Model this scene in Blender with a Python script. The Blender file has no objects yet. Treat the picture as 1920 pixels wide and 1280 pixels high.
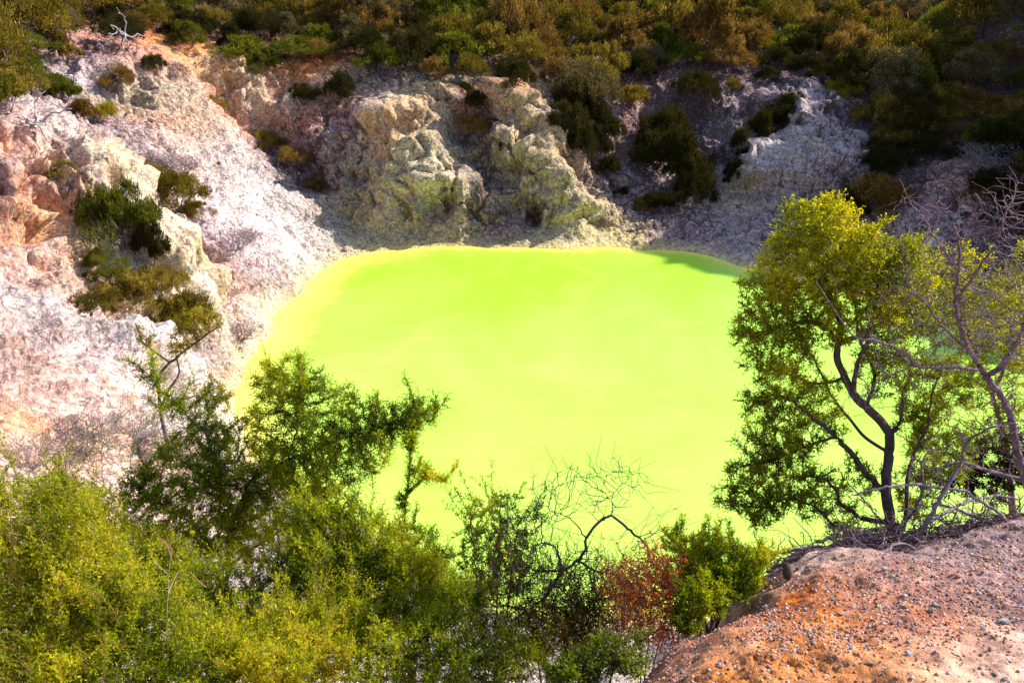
import bpy, math, numpy as np
from mathutils import Vector
R = math.radians
# ------------------------------------------------------------------ camera, light, exposure
CAMZ, PITCH, HF = 20.0, R(28), R(60)
cam = bpy.data.objects.new('camera', bpy.data.cameras.new('camera'))
bpy.context.scene.collection.objects.link(cam)
cam.location = (0, 0, CAMZ); cam.rotation_euler = (R(90) - PITCH, 0, 0)
cam.data.sensor_width = 36; cam.data.lens = 18 / math.tan(HF / 2)
cam.data.clip_start = 0.1; cam.data.clip_end = 2000
sc = bpy.context.scene; sc.camera = cam
SUN_EL, SUN_AZ = R(36), R(66)          # azimuth measured from +Y (view direction) towards +X
world = bpy.data.worlds.new('World'); sc.world = world; world.use_nodes = True
wn = world.node_tree; wn.nodes.clear()
sky = wn.nodes.new('ShaderNodeTexSky'); sky.sky_type = 'NISHITA'; sky.sun_disc = False
sky.sun_elevation = SUN_EL; sky.sun_rotation = SUN_AZ
bg = wn.nodes.new('ShaderNodeBackground'); bg.inputs[1].default_value = 0.15
wo = wn.nodes.new('ShaderNodeOutputWorld')
wn.links.new(sky.outputs[0], bg.inputs[0]); wn.links.new(bg.outputs[0], wo.inputs[0])
sl = bpy.data.lights.new('sun', 'SUN'); sl.energy = 4.6; sl.angle = R(0.5); sl.color = (1.0, 0.94, 0.86)
sun = bpy.data.objects.new('sun', sl); sc.collection.objects.link(sun)
sdir = Vector((math.sin(SUN_AZ) * math.cos(SUN_EL), math.cos(SUN_AZ) * math.cos(SUN_EL), math.sin(SUN_EL)))
sun.rotation_euler = sdir.to_track_quat('Z', 'Y').to_euler(); sun.location = (60, 60, 90)
sc.view_settings.view_transform = 'Standard'; sc.view_settings.look = 'None'
sc.view_settings.exposure = 0.95; sc.view_settings.gamma = 1
sc.cycles.max_bounces = 6; sc.cycles.diffuse_bounces = 3; sc.cycles.transmission_bounces = 3
sc.cycles.transparent_max_bounces = 4
F = 960 / math.tan(HF / 2)
cp, sp_ = math.cos(PITCH), math.sin(PITCH)

def ray(px, py):
    u = (px - 960) / F; v = (640 - py) / F
    return np.array([u, cp + v * sp_, -sp_ + v * cp])
def PY(px, py, Y):                      # the point on a sight line at forward distance Y
    d = ray(px, py); return np.array([0, 0, CAMZ]) + d * (Y / d[1])
def PZ(px, py, z):
    d = ray(px, py); return np.array([0, 0, CAMZ]) + d * ((z - CAMZ) / d[2])
def proj(P):
    P = np.asarray(P, float); q = P - np.array([0, 0, CAMZ])
    dep = q[..., 1] * cp - q[..., 2] * sp_; up = q[..., 1] * sp_ + q[..., 2] * cp
    return 960 + F * q[..., 0] / dep, 640 - F * up / dep, dep

# ------------------------------------------------------------------ helpers
C = sc.collection
def tag(o, label=None, cat=None, group=None, kind=None):
    if label: o['label'] = label
    if cat: o['category'] = cat
    if group: o['group'] = group
    if kind: o['kind'] = kind
    return o
def link(name, me, mat=None, parent=None):
    o = bpy.data.objects.new(name, me); C.objects.link(o)
    if mat and not me.materials: me.materials.append(mat)
    if parent is not None: o.parent = parent
    return o
def empty(name, loc=(0, 0, 0), rz=0):
    o = bpy.data.objects.new(name, None); C.objects.link(o); o.location = loc; o.rotation_euler = (0, 0, rz)
    o.empty_display_size = .2
    return o
def mesh(name, V, faces, smooth=False, attrs=None):
    """V (n,3); faces list of arrays of equal-width index rows"""
    V = np.asarray(V, np.float32)
    if not isinstance(faces, (list, tuple)): faces = [faces]
    faces = [np.asarray(f, np.int32) for f in faces if len(f)]
    loops = np.concatenate([f.ravel() for f in faces])
    tot = np.concatenate([np.full(len(f), f.shape[1], np.int32) for f in faces])
    st = np.concatenate([[0], np.cumsum(tot)[:-1]]).astype(np.int32)
    me = bpy.data.meshes.new(name)
    me.vertices.add(len(V)); me.vertices.foreach_set('co', V.ravel())
    me.loops.add(len(loops)); me.loops.foreach_set('vertex_index', loops)
    me.polygons.add(len(tot)); me.polygons.foreach_set('loop_start', st); me.polygons.foreach_set('loop_total', tot)
    if smooth: me.polygons.foreach_set('use_smooth', np.ones(len(tot), bool))
    me.update(calc_edges=True)
    for k, a in (attrs or {}).items():
        a = np.asarray(a, np.float32)
        if a.ndim == 1:
            at = me.attributes.new(k, 'FLOAT', 'POINT'); at.data.foreach_set('value', a)
        else:
            at = me.attributes.new(k, 'FLOAT_COLOR', 'POINT')
            at.data.foreach_set('color', np.concatenate([a, np.ones((len(a), 1), np.float32)], 1).ravel())
    return me
def copy_tree(o, parent=None):
    c = o.copy(); C.objects.link(c)
    if parent is not None: c.parent = parent
    for ch in list(o.children): copy_tree(ch, c)
    return c

# numpy noise
def _h(ix, iy, iz, s):
    h = (ix.astype(np.int64) * 374761393 + iy.astype(np.int64) * 668265263 + iz.astype(np.int64) * 2147483647 + s * 1274126177) & 0xffffffff
    h = ((h ^ (h >> 13)) * 1274126177) & 0xffffffff
    h = ((h ^ (h >> 16)) * 2246822519) & 0xffffffff
    return (h ^ (h >> 15))
def noise(P, s=0):
    i = np.floor(P).astype(np.int64); f = P - i; w = f * f * f * (f * (f * 6 - 15) + 10); out = 0
    for a in (0, 1):
        for b in (0, 1):
            for c in (0, 1):
                h = _h(i[:, 0] + a, i[:, 1] + b, i[:, 2] + c, s)
                gx = (h & 1023) / 511.5 - 1; gy = ((h >> 10) & 1023) / 511.5 - 1; gz = ((h >> 20) & 1023) / 511.5 - 1
                d = gx * (f[:, 0] - a) + gy * (f[:, 1] - b) + gz * (f[:, 2] - c)
                out = out + d * (w[:, 0] if a else 1 - w[:, 0]) * (w[:, 1] if b else 1 - w[:, 1]) * (w[:, 2] if c else 1 - w[:, 2])
    return out
def fbm(P, o=4, s=0, gain=.5):
    t = 0; a = 1
    for k in range(o): t = t + a * noise(P * 2 ** k + 7.3 * k, s + k); a *= gain
    return t
def ridged(P, o=4, s=0, gain=.5):
    t = 0; a = 1
    for k in range(o): t = t + a * (1 - np.abs(noise(P * 2 ** k + 3.1 * k, s + k)) * 2.2); a *= gain
    return t
def voro(P, s=0):
    i = np.floor(P).astype(np.int64); f = P - i
    d1 = np.full(len(P), 9.); d2 = np.full(len(P), 9.); cid = np.zeros(len(P))
    for a in (-1, 0, 1):
        for b in (-1, 0, 1):
            for c in (-1, 0, 1):
                h = _h(i[:, 0] + a, i[:, 1] + b, i[:, 2] + c, s)
                dx = a + (h & 1023) / 1023. - f[:, 0]; dy = b + ((h >> 10) & 1023) / 1023. - f[:, 1]; dz = c + ((h >> 20) & 1023) / 1023. - f[:, 2]
                d = np.sqrt(dx * dx + dy * dy + dz * dz); m = d < d1
                d2 = np.where(m, d1, np.minimum(d2, d)); cid = np.where(m, (h % 997) / 997., cid); d1 = np.where(m, d, d1)
    return d1, d2, cid
def ss(a, b, x):
    t = np.clip((x - a) / (b - a), 0, 1); return t * t * (3 - 2 * t)

# ------------------------------------------------------------------ material helpers
def newmat(name):
    m = bpy.data.materials.new(name); m.use_nodes = True; m.node_tree.nodes.clear()
    return m, m.node_tree
def N(nt, t, **kw):
    n = nt.nodes.new(t)
    for k, v in kw.items():
        if k.startswith('i_'): n.inputs[k[2:].replace('_', ' ')].default_value = v
        else: setattr(n, k, v)
    return n
def mixc(nt, fac, a, b, mode='MIX'):
    m = nt.nodes.new('ShaderNodeMix'); m.data_type = 'RGBA'; m.blend_type = mode; m.clamp_factor = True
    for s, v in ((m.inputs[0], fac), (m.inputs[6], a), (m.inputs[7], b)):
        if hasattr(v, 'is_linked') or isinstance(v, bpy.types.NodeSocket): nt.links.new(v, s)
        elif isinstance(v, (tuple, list)): s.default_value = (*v[:3], 1)
        else: s.default_value = v
    return m.outputs[2]
def rng_(nt, v, a, b, c=0, d=1, smooth=False):
    m = nt.nodes.new('ShaderNodeMapRange'); m.interpolation_type = 'SMOOTHSTEP' if smooth else 'LINEAR'
    nt.links.new(v, m.inputs[0])
    for k, x in zip((1, 2, 3, 4), (a, b, c, d)): m.inputs[k].default_value = x
    return m.outputs[0]
def mth(nt, op, a, b=None):
    m = nt.nodes.new('ShaderNodeMath'); m.operation = op
    for s, v in zip(m.inputs, (a, b)):
        if v is None: continue
        if isinstance(v, bpy.types.NodeSocket): nt.links.new(v, s)
        else: s.default_value = v
    return m.outputs[0]
def ntex(nt, co, scale, detail=4, rough=.55, dist=0, vec=None):
    n = nt.nodes.new('ShaderNodeTexNoise'); n.inputs['Scale'].default_value = scale; n.inputs['Detail'].default_value = detail
    n.inputs['Roughness'].default_value = rough; n.inputs['Distortion'].default_value = dist
    if co is not None: nt.links.new(co, n.inputs['Vector'])
    return n.outputs['Fac']

# ------------------------------------------------------------------ terrain: control points
CP = []
def c(px, py, Y): CP.append(PY(px, py, Y))
def cz(px, py, z): CP.append(PZ(px, py, z))
# shoreline, at water level
SH_PX = [(640, 1030), (560, 960), (490, 880), (450, 800), (440, 745), (462, 690), (492, 640), (512, 600), (545, 562), (595, 515), (628, 487), (700, 470), (790, 463), (900, 463),
         (1010, 466), (1110, 464), (1210, 467), (1300, 473), (1350, 486), (1400, 501), (1500, 525), (1640, 560), (1790, 610), (1930, 680), (2060, 800), (2080, 930), (1980, 1060), (1750, 1130), (1400, 1160), (1100, 1170), (860, 1160), (740, 1110)]
SH = np.array([PZ(x, y, 0)[:2] for x, y in SH_PX])
# smooth the shoreline
def smooth_poly(P, n=4):
    for _ in range(n):
        Q = np.roll(P, -1, 0); P = np.stack([.75 * P + .25 * Q, .25 * P + .75 * Q], 1).reshape(-1, 2)
    return P
SHS = smooth_poly(SH)
_e = np.roll(SHS, -1, 0) - SHS; _t = np.arange(len(SHS)) * 1.; _n = np.stack([_e[:, 1], -_e[:, 0]], 1); _n /= np.linalg.norm(_n, axis=1, keepdims=True) + 1e-9
SHS = SHS + _n * (.45 * fbm(np.stack([SHS[:, 0] * .35, SHS[:, 1] * .35, _t * 0], 1), 4, 3, .6))[:, None] * 1.3
for x, y in SH: CP.append(np.array([x, y, 0]))
# near bank under the camera
for px, py, Y in [(1920, 1280, 2.9), (1500, 1280, 3.0), (1250, 1280, 3.1), (1920, 1150, 3.6), (1600, 1150, 3.75), (1400, 1150, 3.9), (1260, 1190, 3.9),
                  (1920, 1050, 4.6), (1700, 1040, 4.9), (1500, 1035, 4.9), (1600, 1030, 5.0), (1380, 1085, 4.8), (1920, 965, 5.8), (2100, 960, 5.8), (2400, 1000, 5), (1740, 995, 5.6), (1600, 1012, 5.7), (1700, 1003, 5.9), (1820, 978, 6.1), (1500, 1030, 5.3)]: c(px, py, Y)
for x, y, z in [(0, -2, 17.6), (6, -2, 17.6), (-6, -2, 17.0), (0, -15, 19), (15, -10, 19), (-15, -10, 18), (10, 2, 17.2), (16, 5, 16.5), (25, 0, 18), (40, 5, 18), (-25, 0, 17), (-45, 5, 20),
                # face falling to the pool
                (0, 5.0, 13.0), (1.3, 6.0, 12.5), (3, 7.0, 12.0), (5, 8, 11.5), (8, 9, 11.5), (1, 9, 8.5), (4, 11, 6.8), (8, 13, 6.5), (13, 13, 8), (0, 14, 4), (5, 16, 2.6),
                (16, 20, 4.5), (20, 28, 4), (24, 38, 5), (19, 12, 11), (26, 20, 10), (32, 30, 10), (36, 45, 10),
                # left of the camera, under the shrubs
                (-1.2, 3.5, 14.0), (.25, 3.3, 15.4), (.35, 4.1, 14.5), (-.4, 2.6, 15.0), (-.6, 1.2, 16.4), (.9, 4.6, 13.6), (-3, 2, 15.6), (-1.6, 5.5, 13.2), (-4, 4, 14.2), (-3.5, 6.5, 12.6), (-6, 6, 14), (-8, 9, 12.3), (-4, 10, 9.2), (-3, 14, 6.3), (-1.5, 18, 3)]:
    CP.append(np.array([x, y, z], float))
# left mound with its rounded back
for px, py, Y in [(0, 560, 24.5), (120, 575, 25.5), (230, 612, 26.8), (320, 660, 27.5), (390, 720, 28.5), (425, 775, 29),
                  (0, 700, 20.5), (150, 700, 22.5), (300, 740, 25.5), (0, 860, 15.8), (150, 860, 17.5), (300, 860, 20.5), (400, 850, 23.5), (200, 980, 14), (450, 960, 18.5), (600, 1000, 18.8),
                  (690, 965, 19.3), (730, 1010, 18.5), (0, 1000, 11.5), (-200, 560, 23), (-500, 560, 22), (-200, 800, 15)]: c(px, py, Y)
# hollow behind the mound, then the white and orange bluff
for px, py, Y in [(60, 575, 29), (200, 600, 31.5), (300, 640, 31.5), (380, 690, 32.5), (420, 700, 33.3),
                  (0, 540, 30), (0, 440, 32), (0, 300, 34.5), (0, 190, 38), (100, 205, 38.5), (160, 250, 38.5), (220, 310, 38), (290, 385, 37.5), (345, 455, 37), (362, 520, 36),
                  (360, 575, 35), (110, 300, 36.8), (110, 420, 34.8), (120, 520, 32), (230, 460, 35.3), (240, 560, 33), (300, 540, 34.2), (300, 620, 32.6), (-200, 170, 37), (-200, 400, 31), (-500, 200, 36), (-500, 500, 27),
                  # gully behind the bluff
                  (160, 250, 43.5), (230, 315, 43), (300, 400, 41.5), (370, 460, 40), (400, 540, 38), (420, 600, 36.7), (450, 520, 40.5), (500, 560, 40.3),
                  # long scree slope and its crest
                  (120, 120, 56), (180, 95, 58), (250, 92, 58.5), (330, 125, 57.8), (380, 190, 57), (430, 250, 56), (500, 310, 54.5), (580, 375, 52.8), (630, 430, 51),
                  (200, 200, 51.5), (300, 240, 50.5), (300, 330, 46), (400, 330, 49), (400, 420, 44.5), (480, 420, 47.5), (540, 470, 45.5), (560, 420, 49.5), (100, 170, 50),
                  # behind the crest: orange bluff
                  (440, 240, 59.5), (520, 300, 58), (600, 360, 55), (375, 105, 62.5), (440, 108, 63), (500, 140, 62.5), (450, 190, 60.6), (540, 240, 58.6), (620, 250, 57.8), (560, 170, 61.2), (640, 130, 62.5), (540, 115, 63.5),
                  # centre cliff
                  (660, 420, 52.3), (720, 430, 51.4), (800, 425, 51.2), (900, 425, 51.3), (1000, 420, 51.6), (700, 340, 53.8), (800, 340, 52.4), (890, 340, 52.8), (960, 330, 54.2), (1040, 340, 52.9), (1060, 400, 51.9), (1130, 430, 51.7),
                  (700, 260, 55.6), (800, 260, 54.6), (880, 260, 56.2), (700, 200, 56.4), (780, 205, 56.9), (860, 230, 58.4), (850, 170, 58.8), (950, 240, 55.6), (1030, 260, 55), (940, 155, 57.6), (1000, 185, 57.6), (1060, 230, 57.4), (1090, 300, 55.4),
                  # dark gully right of centre, beach
                  (1150, 200, 62), (1160, 300, 58.5), (1150, 380, 55.6), (1220, 420, 52.8), (1230, 320, 58.5), (1290, 385, 54.8), (1350, 400, 53.2), (1400, 440, 50), (1340, 445, 50.4), (1220, 200, 63), (1290, 150, 65), (1300, 250, 62),
                  # grey outcrop at the right
                  (1400, 360, 55.8), (1390, 300, 57.8), (1420, 270, 59.2), (1480, 330, 56), (1560, 300, 57), (1620, 320, 56), (1540, 390, 54), (1500, 230, 60.3), (1600, 220, 60.8), (1430, 180, 63), (1550, 165, 64), (1350, 230, 62.2), (1650, 260, 59.5),
                  (1680, 370, 53), (1600, 450, 49), (1700, 450, 48), (1800, 420, 48.5), (1900, 440, 47), (1800, 330, 53), (1900, 330, 53), (1800, 250, 58), (1920, 250, 58), (1850, 520, 43.5), (2000, 480, 44), (2100, 300, 52), (2100, 600, 40)]: c(px, py, Y)
# hillside above (ground lies below the scrub's tops)
for px, py, Y in [(0, 110, 48), (60, 60, 58), (-200, 60, 52), (-500, 60, 46), (250, 50, 66), (500, 70, 70), (750, 100, 68), (950, 90, 69), (1100, 110, 68), (1300, 95, 72), (1500, 120, 70), (1700, 140, 67), (1900, 180, 64), (2200, 170, 60),
                  (0, 0, 68), (400, 0, 80), (800, 25, 82), (1200, 20, 86), (1600, 20, 86), (1900, 50, 82), (-400, -60, 62), (2300, 40, 78)]: c(px, py, Y)
for X in range(-140, 161, 40):
    CP.append(np.array([X, 115, 16.])); CP.append(np.array([X, 160, 34.])); CP.append(np.array([X, 260, 60.]))
for x, y, z in [(50, 56, 21), (50, 60, 26), (50, 64, 31), (50, 68, 34), (51, 72, 29), (53, 78, 15), (60, 86, 16), (62, 60, 30), (62, 70, 28), (43, 56, 12), (52, 48, 15), (-70, 60, 16), (-80, 20, 20), (80, 60, 18), (75, 25, 20), (-60, -30, 20), (60, -30, 20), (0, -50, 20)]: CP.append(np.array([x, y, z], float))  # includes an invented ridge right of view, raised to shade pool and cliff
CP = np.array(CP)
def rbf_fit(P):
    n = len(P); D = np.sqrt(((P[:, None, :2] - P[None, :, :2]) ** 2).sum(-1)); A = np.zeros((n + 3, n + 3))
    A[:n, :n] = D + np.eye(n) * -0.12; A[:n, n] = 1; A[:n, n + 1:] = P[:, :2]; A[n, :n] = 1; A[n + 1:, :n] = P[:, :2].T
    return np.linalg.solve(A, np.concatenate([P[:, 2], [0, 0, 0]]))
W = rbf_fit(CP)
def rbf_eval(XY):
    out = np.empty(len(XY))
    for k in range(0, len(XY), 20000):
        q = XY[k:k + 20000]
        D = np.sqrt((q[:, None, 0] - CP[None, :, 0]) ** 2 + (q[:, None, 1] - CP[None, :, 1]) ** 2)
        out[k:k + 20000] = D @ W[:-3] + W[-3] + q @ W[-2:]
    return out
def shore_dist(XY):
    """signed distance to the waterline, positive on land"""
    out = np.empty(len(XY)); A = SHS; B = np.roll(SHS, -1, 0); E = B - A; L2 = (E ** 2).sum(1)
    for k in range(0, len(XY), 20000):
        q = XY[k:k + 20000]; d = q[:, None] - A[None]
        t = np.clip((d * E).sum(-1) / L2, 0, 1); r = d - t[..., None] * E
        dist = np.sqrt((r ** 2).sum(-1)).min(1)
        x, y = q[:, 0:1], q[:, 1:2]
        cr = ((A[None, :, 1] > y) != (B[None, :, 1] > y)) & (x < E[None, :, 0] * (y - A[None, :, 1]) / (E[None, :, 1] + 1e-12) + A[None, :, 0])
        ins = cr.sum(1) % 2 == 1
        out[k:k + 20000] = np.where(ins, -dist, dist)
    return out
def base_z(XY, sd=None):
    XY = np.atleast_2d(XY); z = rbf_eval(XY)
    if sd is None: sd = shore_dist(XY)
    land = np.maximum(z, .05 + .09 * np.minimum(sd, 5))
    land = .02 + (land - .02) * ss(0, 1.2, sd) + .25 * sd * (1 - ss(0, 1.2, sd))
    return np.where(sd > 0, land, np.maximum(.35 * sd, -1.6))
def hit(px, py, y0=1.5, y1=130, n=500):
    d = ray(px, py); Y = np.geomspace(y0, y1, n); P = np.array([0, 0, CAMZ]) + d[None] * (Y / d[1])[:, None]
    g = base_z(P[:, :2]); k = np.argmax(P[:, 2] < g)
    a, b = max(k - 1, 0), k
    da, db = P[a, 2] - g[a], P[b, 2] - g[b]; t = da / (da - db + 1e-9)
    return P[a] + (P[b] - P[a]) * np.clip(t, 0, 1)

# ------------------------------------------------------------------ terrain mesh
OY = -6.0
th = np.unique(np.concatenate([np.linspace(-100, -46, 60), np.linspace(-46, 46, 1000), np.linspace(46, 100, 60)])) * math.pi / 180
rr = np.unique(np.concatenate([np.linspace(.4, 8, 20), np.arange(8, 13, .022), np.arange(13, 14, .05), np.arange(14, 50, .12), np.arange(50, 76, .12), np.geomspace(76, 300, 70)]))
T, Rr = np.meshgrid(th, rr); nr, nt_ = T.shape
X = (Rr * np.sin(T)).ravel(); Y = (OY + Rr * np.cos(T)).ravel()
XY = np.stack([X, Y], 1); SD = shore_dist(XY); Z0 = base_z(XY, SD)
P0 = np.stack([X, Y, Z0], 1).reshape(nr, nt_, 3)
def grid_normals(G):
    a = np.gradient(G, axis=1); b = np.gradient(G, axis=0)
    n = np.cross(a, b); n /= np.linalg.norm(n, axis=-1, keepdims=True) + 1e-12
    n[n[..., 2] < 0] *= -1
    return n
Nn = grid_normals(P0).reshape(-1, 3); P = P0.reshape(-1, 3).copy()
steep = ss(.05, .45, 1 - Nn[:, 2])
land = ss(.0, 2.5, SD); land_s = ss(.0, .7, SD)
nearb = 1 - ss(7, 10, np.hypot(X, Y))               # the trodden bank at the viewer's feet
far_h = ss(-1, 4, Y - 66)
crumb = .3 + .7 * ss(-.12, .22, fbm(P * .16 + 60, 3, 97) + .10 * (P[:, 1] > 47) + .4 * ss(6, 12, P[:, 0]))
amp = land * (1 - nearb * .93) * (.35 + .65 * steep)
q = P * np.array([1, 1, .8])
warp = np.stack([fbm(q * .25 + 11, 2, 5), fbm(q * .25 + 31, 2, 6), fbm(q * .25 + 57, 2, 7)], 1) * 1.3
qw = q + warp
d = 1.15 * (ridged(qw * .2, 4, 11, .5) - 1.25) + .5 * fbm(qw * .55, 3, 21)
rib = ridged(np.stack([qw[:, 0] * .55, qw[:, 1] * .25, qw[:, 2] * .18], 1), 3, 91, .5) - 1.2     # gullies running down the faces
d = d + .95 * rib * steep
v1, v2, vc = voro(qw * np.array([.55, .55, .8]), 31)
d = d + .55 * (vc - .5) * ss(.02, .16, v2 - v1) - .22 * (1 - ss(0, .12, v2 - v1))
w1, w2, wc = voro(qw * np.array([1.7, 1.7, 2.3]) + 3, 41)
d2 = .26 * (wc - .5) * ss(.02, .2, w2 - w1) - .08 * (1 - ss(0, .15, w2 - w1)) + .16 * ridged(qw * 1.3, 3, 51) - .16
u1, u2, uc = voro(qw * 4.6 + 9, 61)
x1, x2, xc = voro(qw * 2.7 + 5, 65)
d3 = .12 * (uc - .5) + .16 * (xc - .5) + .07 * ridged(qw * 3.1, 2, 71)
P += Nn * (d * amp + (d2 * (.5 + .5 * crumb) + d3 * crumb) * land_s * (1 - nearb * .95) * (.7 + .3 * steep))[:, None]
# crags, ledges and clefts standing out of the walls
wj = np.stack([fbm(P * .45 + 5, 3, 121), fbm(P * .45 + 25, 3, 122), fbm(P * .45 + 45, 3, 123)], 1) * 1.8
for px_, py_, r_, h_ in [(1470, 300, 3.2, 2.2), (1565, 320, 2.6, 1.9), (1510, 200, 2.2, 1.6), (1600, 290, 1.6, 1.3), (1540, 250, 1.8, 1.2), (1430, 340, 1.8, 1.2), (1500, 370, 2.0, 1.2), (1395, 300, 1.3, -1.6), (1455, 235, 1.3, -1.6), (1340, 250, 2.5, .9), (1380, 190, 2.0, 1.0), (1770, 360, 2.0, 1.2), (1850, 330, 2.2, 1.2), (1720, 420, 1.6, .9),
                         (780, 330, 3.0, 1.5), (850, 370, 2.2, 1.0), (990, 300, 2.2, 1.5), (1035, 370, 1.5, 1.2), (930, 320, 1.6, -1.4), (710, 205, 1.4, 1.5), (775, 210, 1.1, 1.3), (850, 180, 1.2, 1.2), (950, 180, 1.2, 1.5), (1000, 215, 1.3, 1.2), (890, 245, 1.5, -1.2), (1100, 400, 2.2, 1.2), (1050, 270, 1.5, 1.0), (665, 320, 1.2, 1.0), (845, 385, .7, -1.2), (1180, 370, 2.0, .8),
                         (345, 480, 2.0, 1.0), (100, 290, 1.5, 1.0), (45, 300, 1.0, -1.1), (65, 375, 1.0, -1.1), (130, 440, 1.4, .9), (75, 430, .9, -1.0), (20, 400, 1.2, 1.0), (150, 340, .9, -.9), (200, 320, 1.3, .9), (90, 520, 1.5, .8), (320, 180, 1.7, 1.3), (275, 160, 1.0, -.9), (190, 140, 1.5, 1.2), (230, 190, 1.1, -.9), (260, 205, 1.1, 1.0), (350, 230, 1.2, .8),
                         (430, 130, 1.8, 1.2), (395, 165, .9, -.9), (480, 190, 1.4, 1.0), (450, 165, .9, -1.0), (560, 215, 1.4, 1.0), (520, 240, .9, -.9), (600, 260, 1.4, 1.0), (620, 150, 1.4, .8), (460, 300, 1.2, .7), (560, 385, 1.4, .6), (150, 700, 1.6, .7), (60, 760, 1.2, -.6), (260, 760, 1.6, .6), (100, 640, 1.2, -.4)]:
    c_ = hit(px_, py_); m_ = np.where(np.abs(P[:, 0] - c_[0]) + np.abs(P[:, 1] - c_[1]) < 4.5 * r_)[0]; D_ = P[m_] + wj[m_] * min(1, r_ * .5) - c_
    D_ = np.maximum(np.maximum(np.abs(D_ @ np.array([.9, .3, .3])), np.abs(D_ @ np.array([-.3, .9, .4]))), np.abs(D_ @ np.array([.2, -.5, .85]))) / r_
    if c_[0] > 8 and c_[1] > 45: h_ *= 1.45
    P[m_] += (Nn[m_] * np.array([1, 1, .6])) * (h_ * .75 * ss(0, .75, 1.15 - D_) * land[m_])[:, None]
n1_, n2_, n3_ = voro(P * 14, 83); m1_, m2_, m3_ = voro(P * 38, 84); clod = ss(-.15, .35, fbm(P * 1.1 + 3, 3, 85))
P[:, 2] += nearb * (.07 * fbm(P * .9, 3, 80) + .04 * fbm(P * 2.3, 3, 81) + .025 * ridged(P * 5, 3, 82) - .025 + clod * (.032 * (n3_ - .3) * ss(0, .25, n2_ - n1_) +   .018 * (m3_ - .5)) + .006 * (m3_ - .5))
shelf = (SD > 0) & (P[:, 2] < .02); P[shelf, 2] = .02 + .02 * np.minimum(SD[shelf], 1)
inw = SD <= 0; P[inw, 2] = np.minimum(P[inw, 2], -.02)

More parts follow.
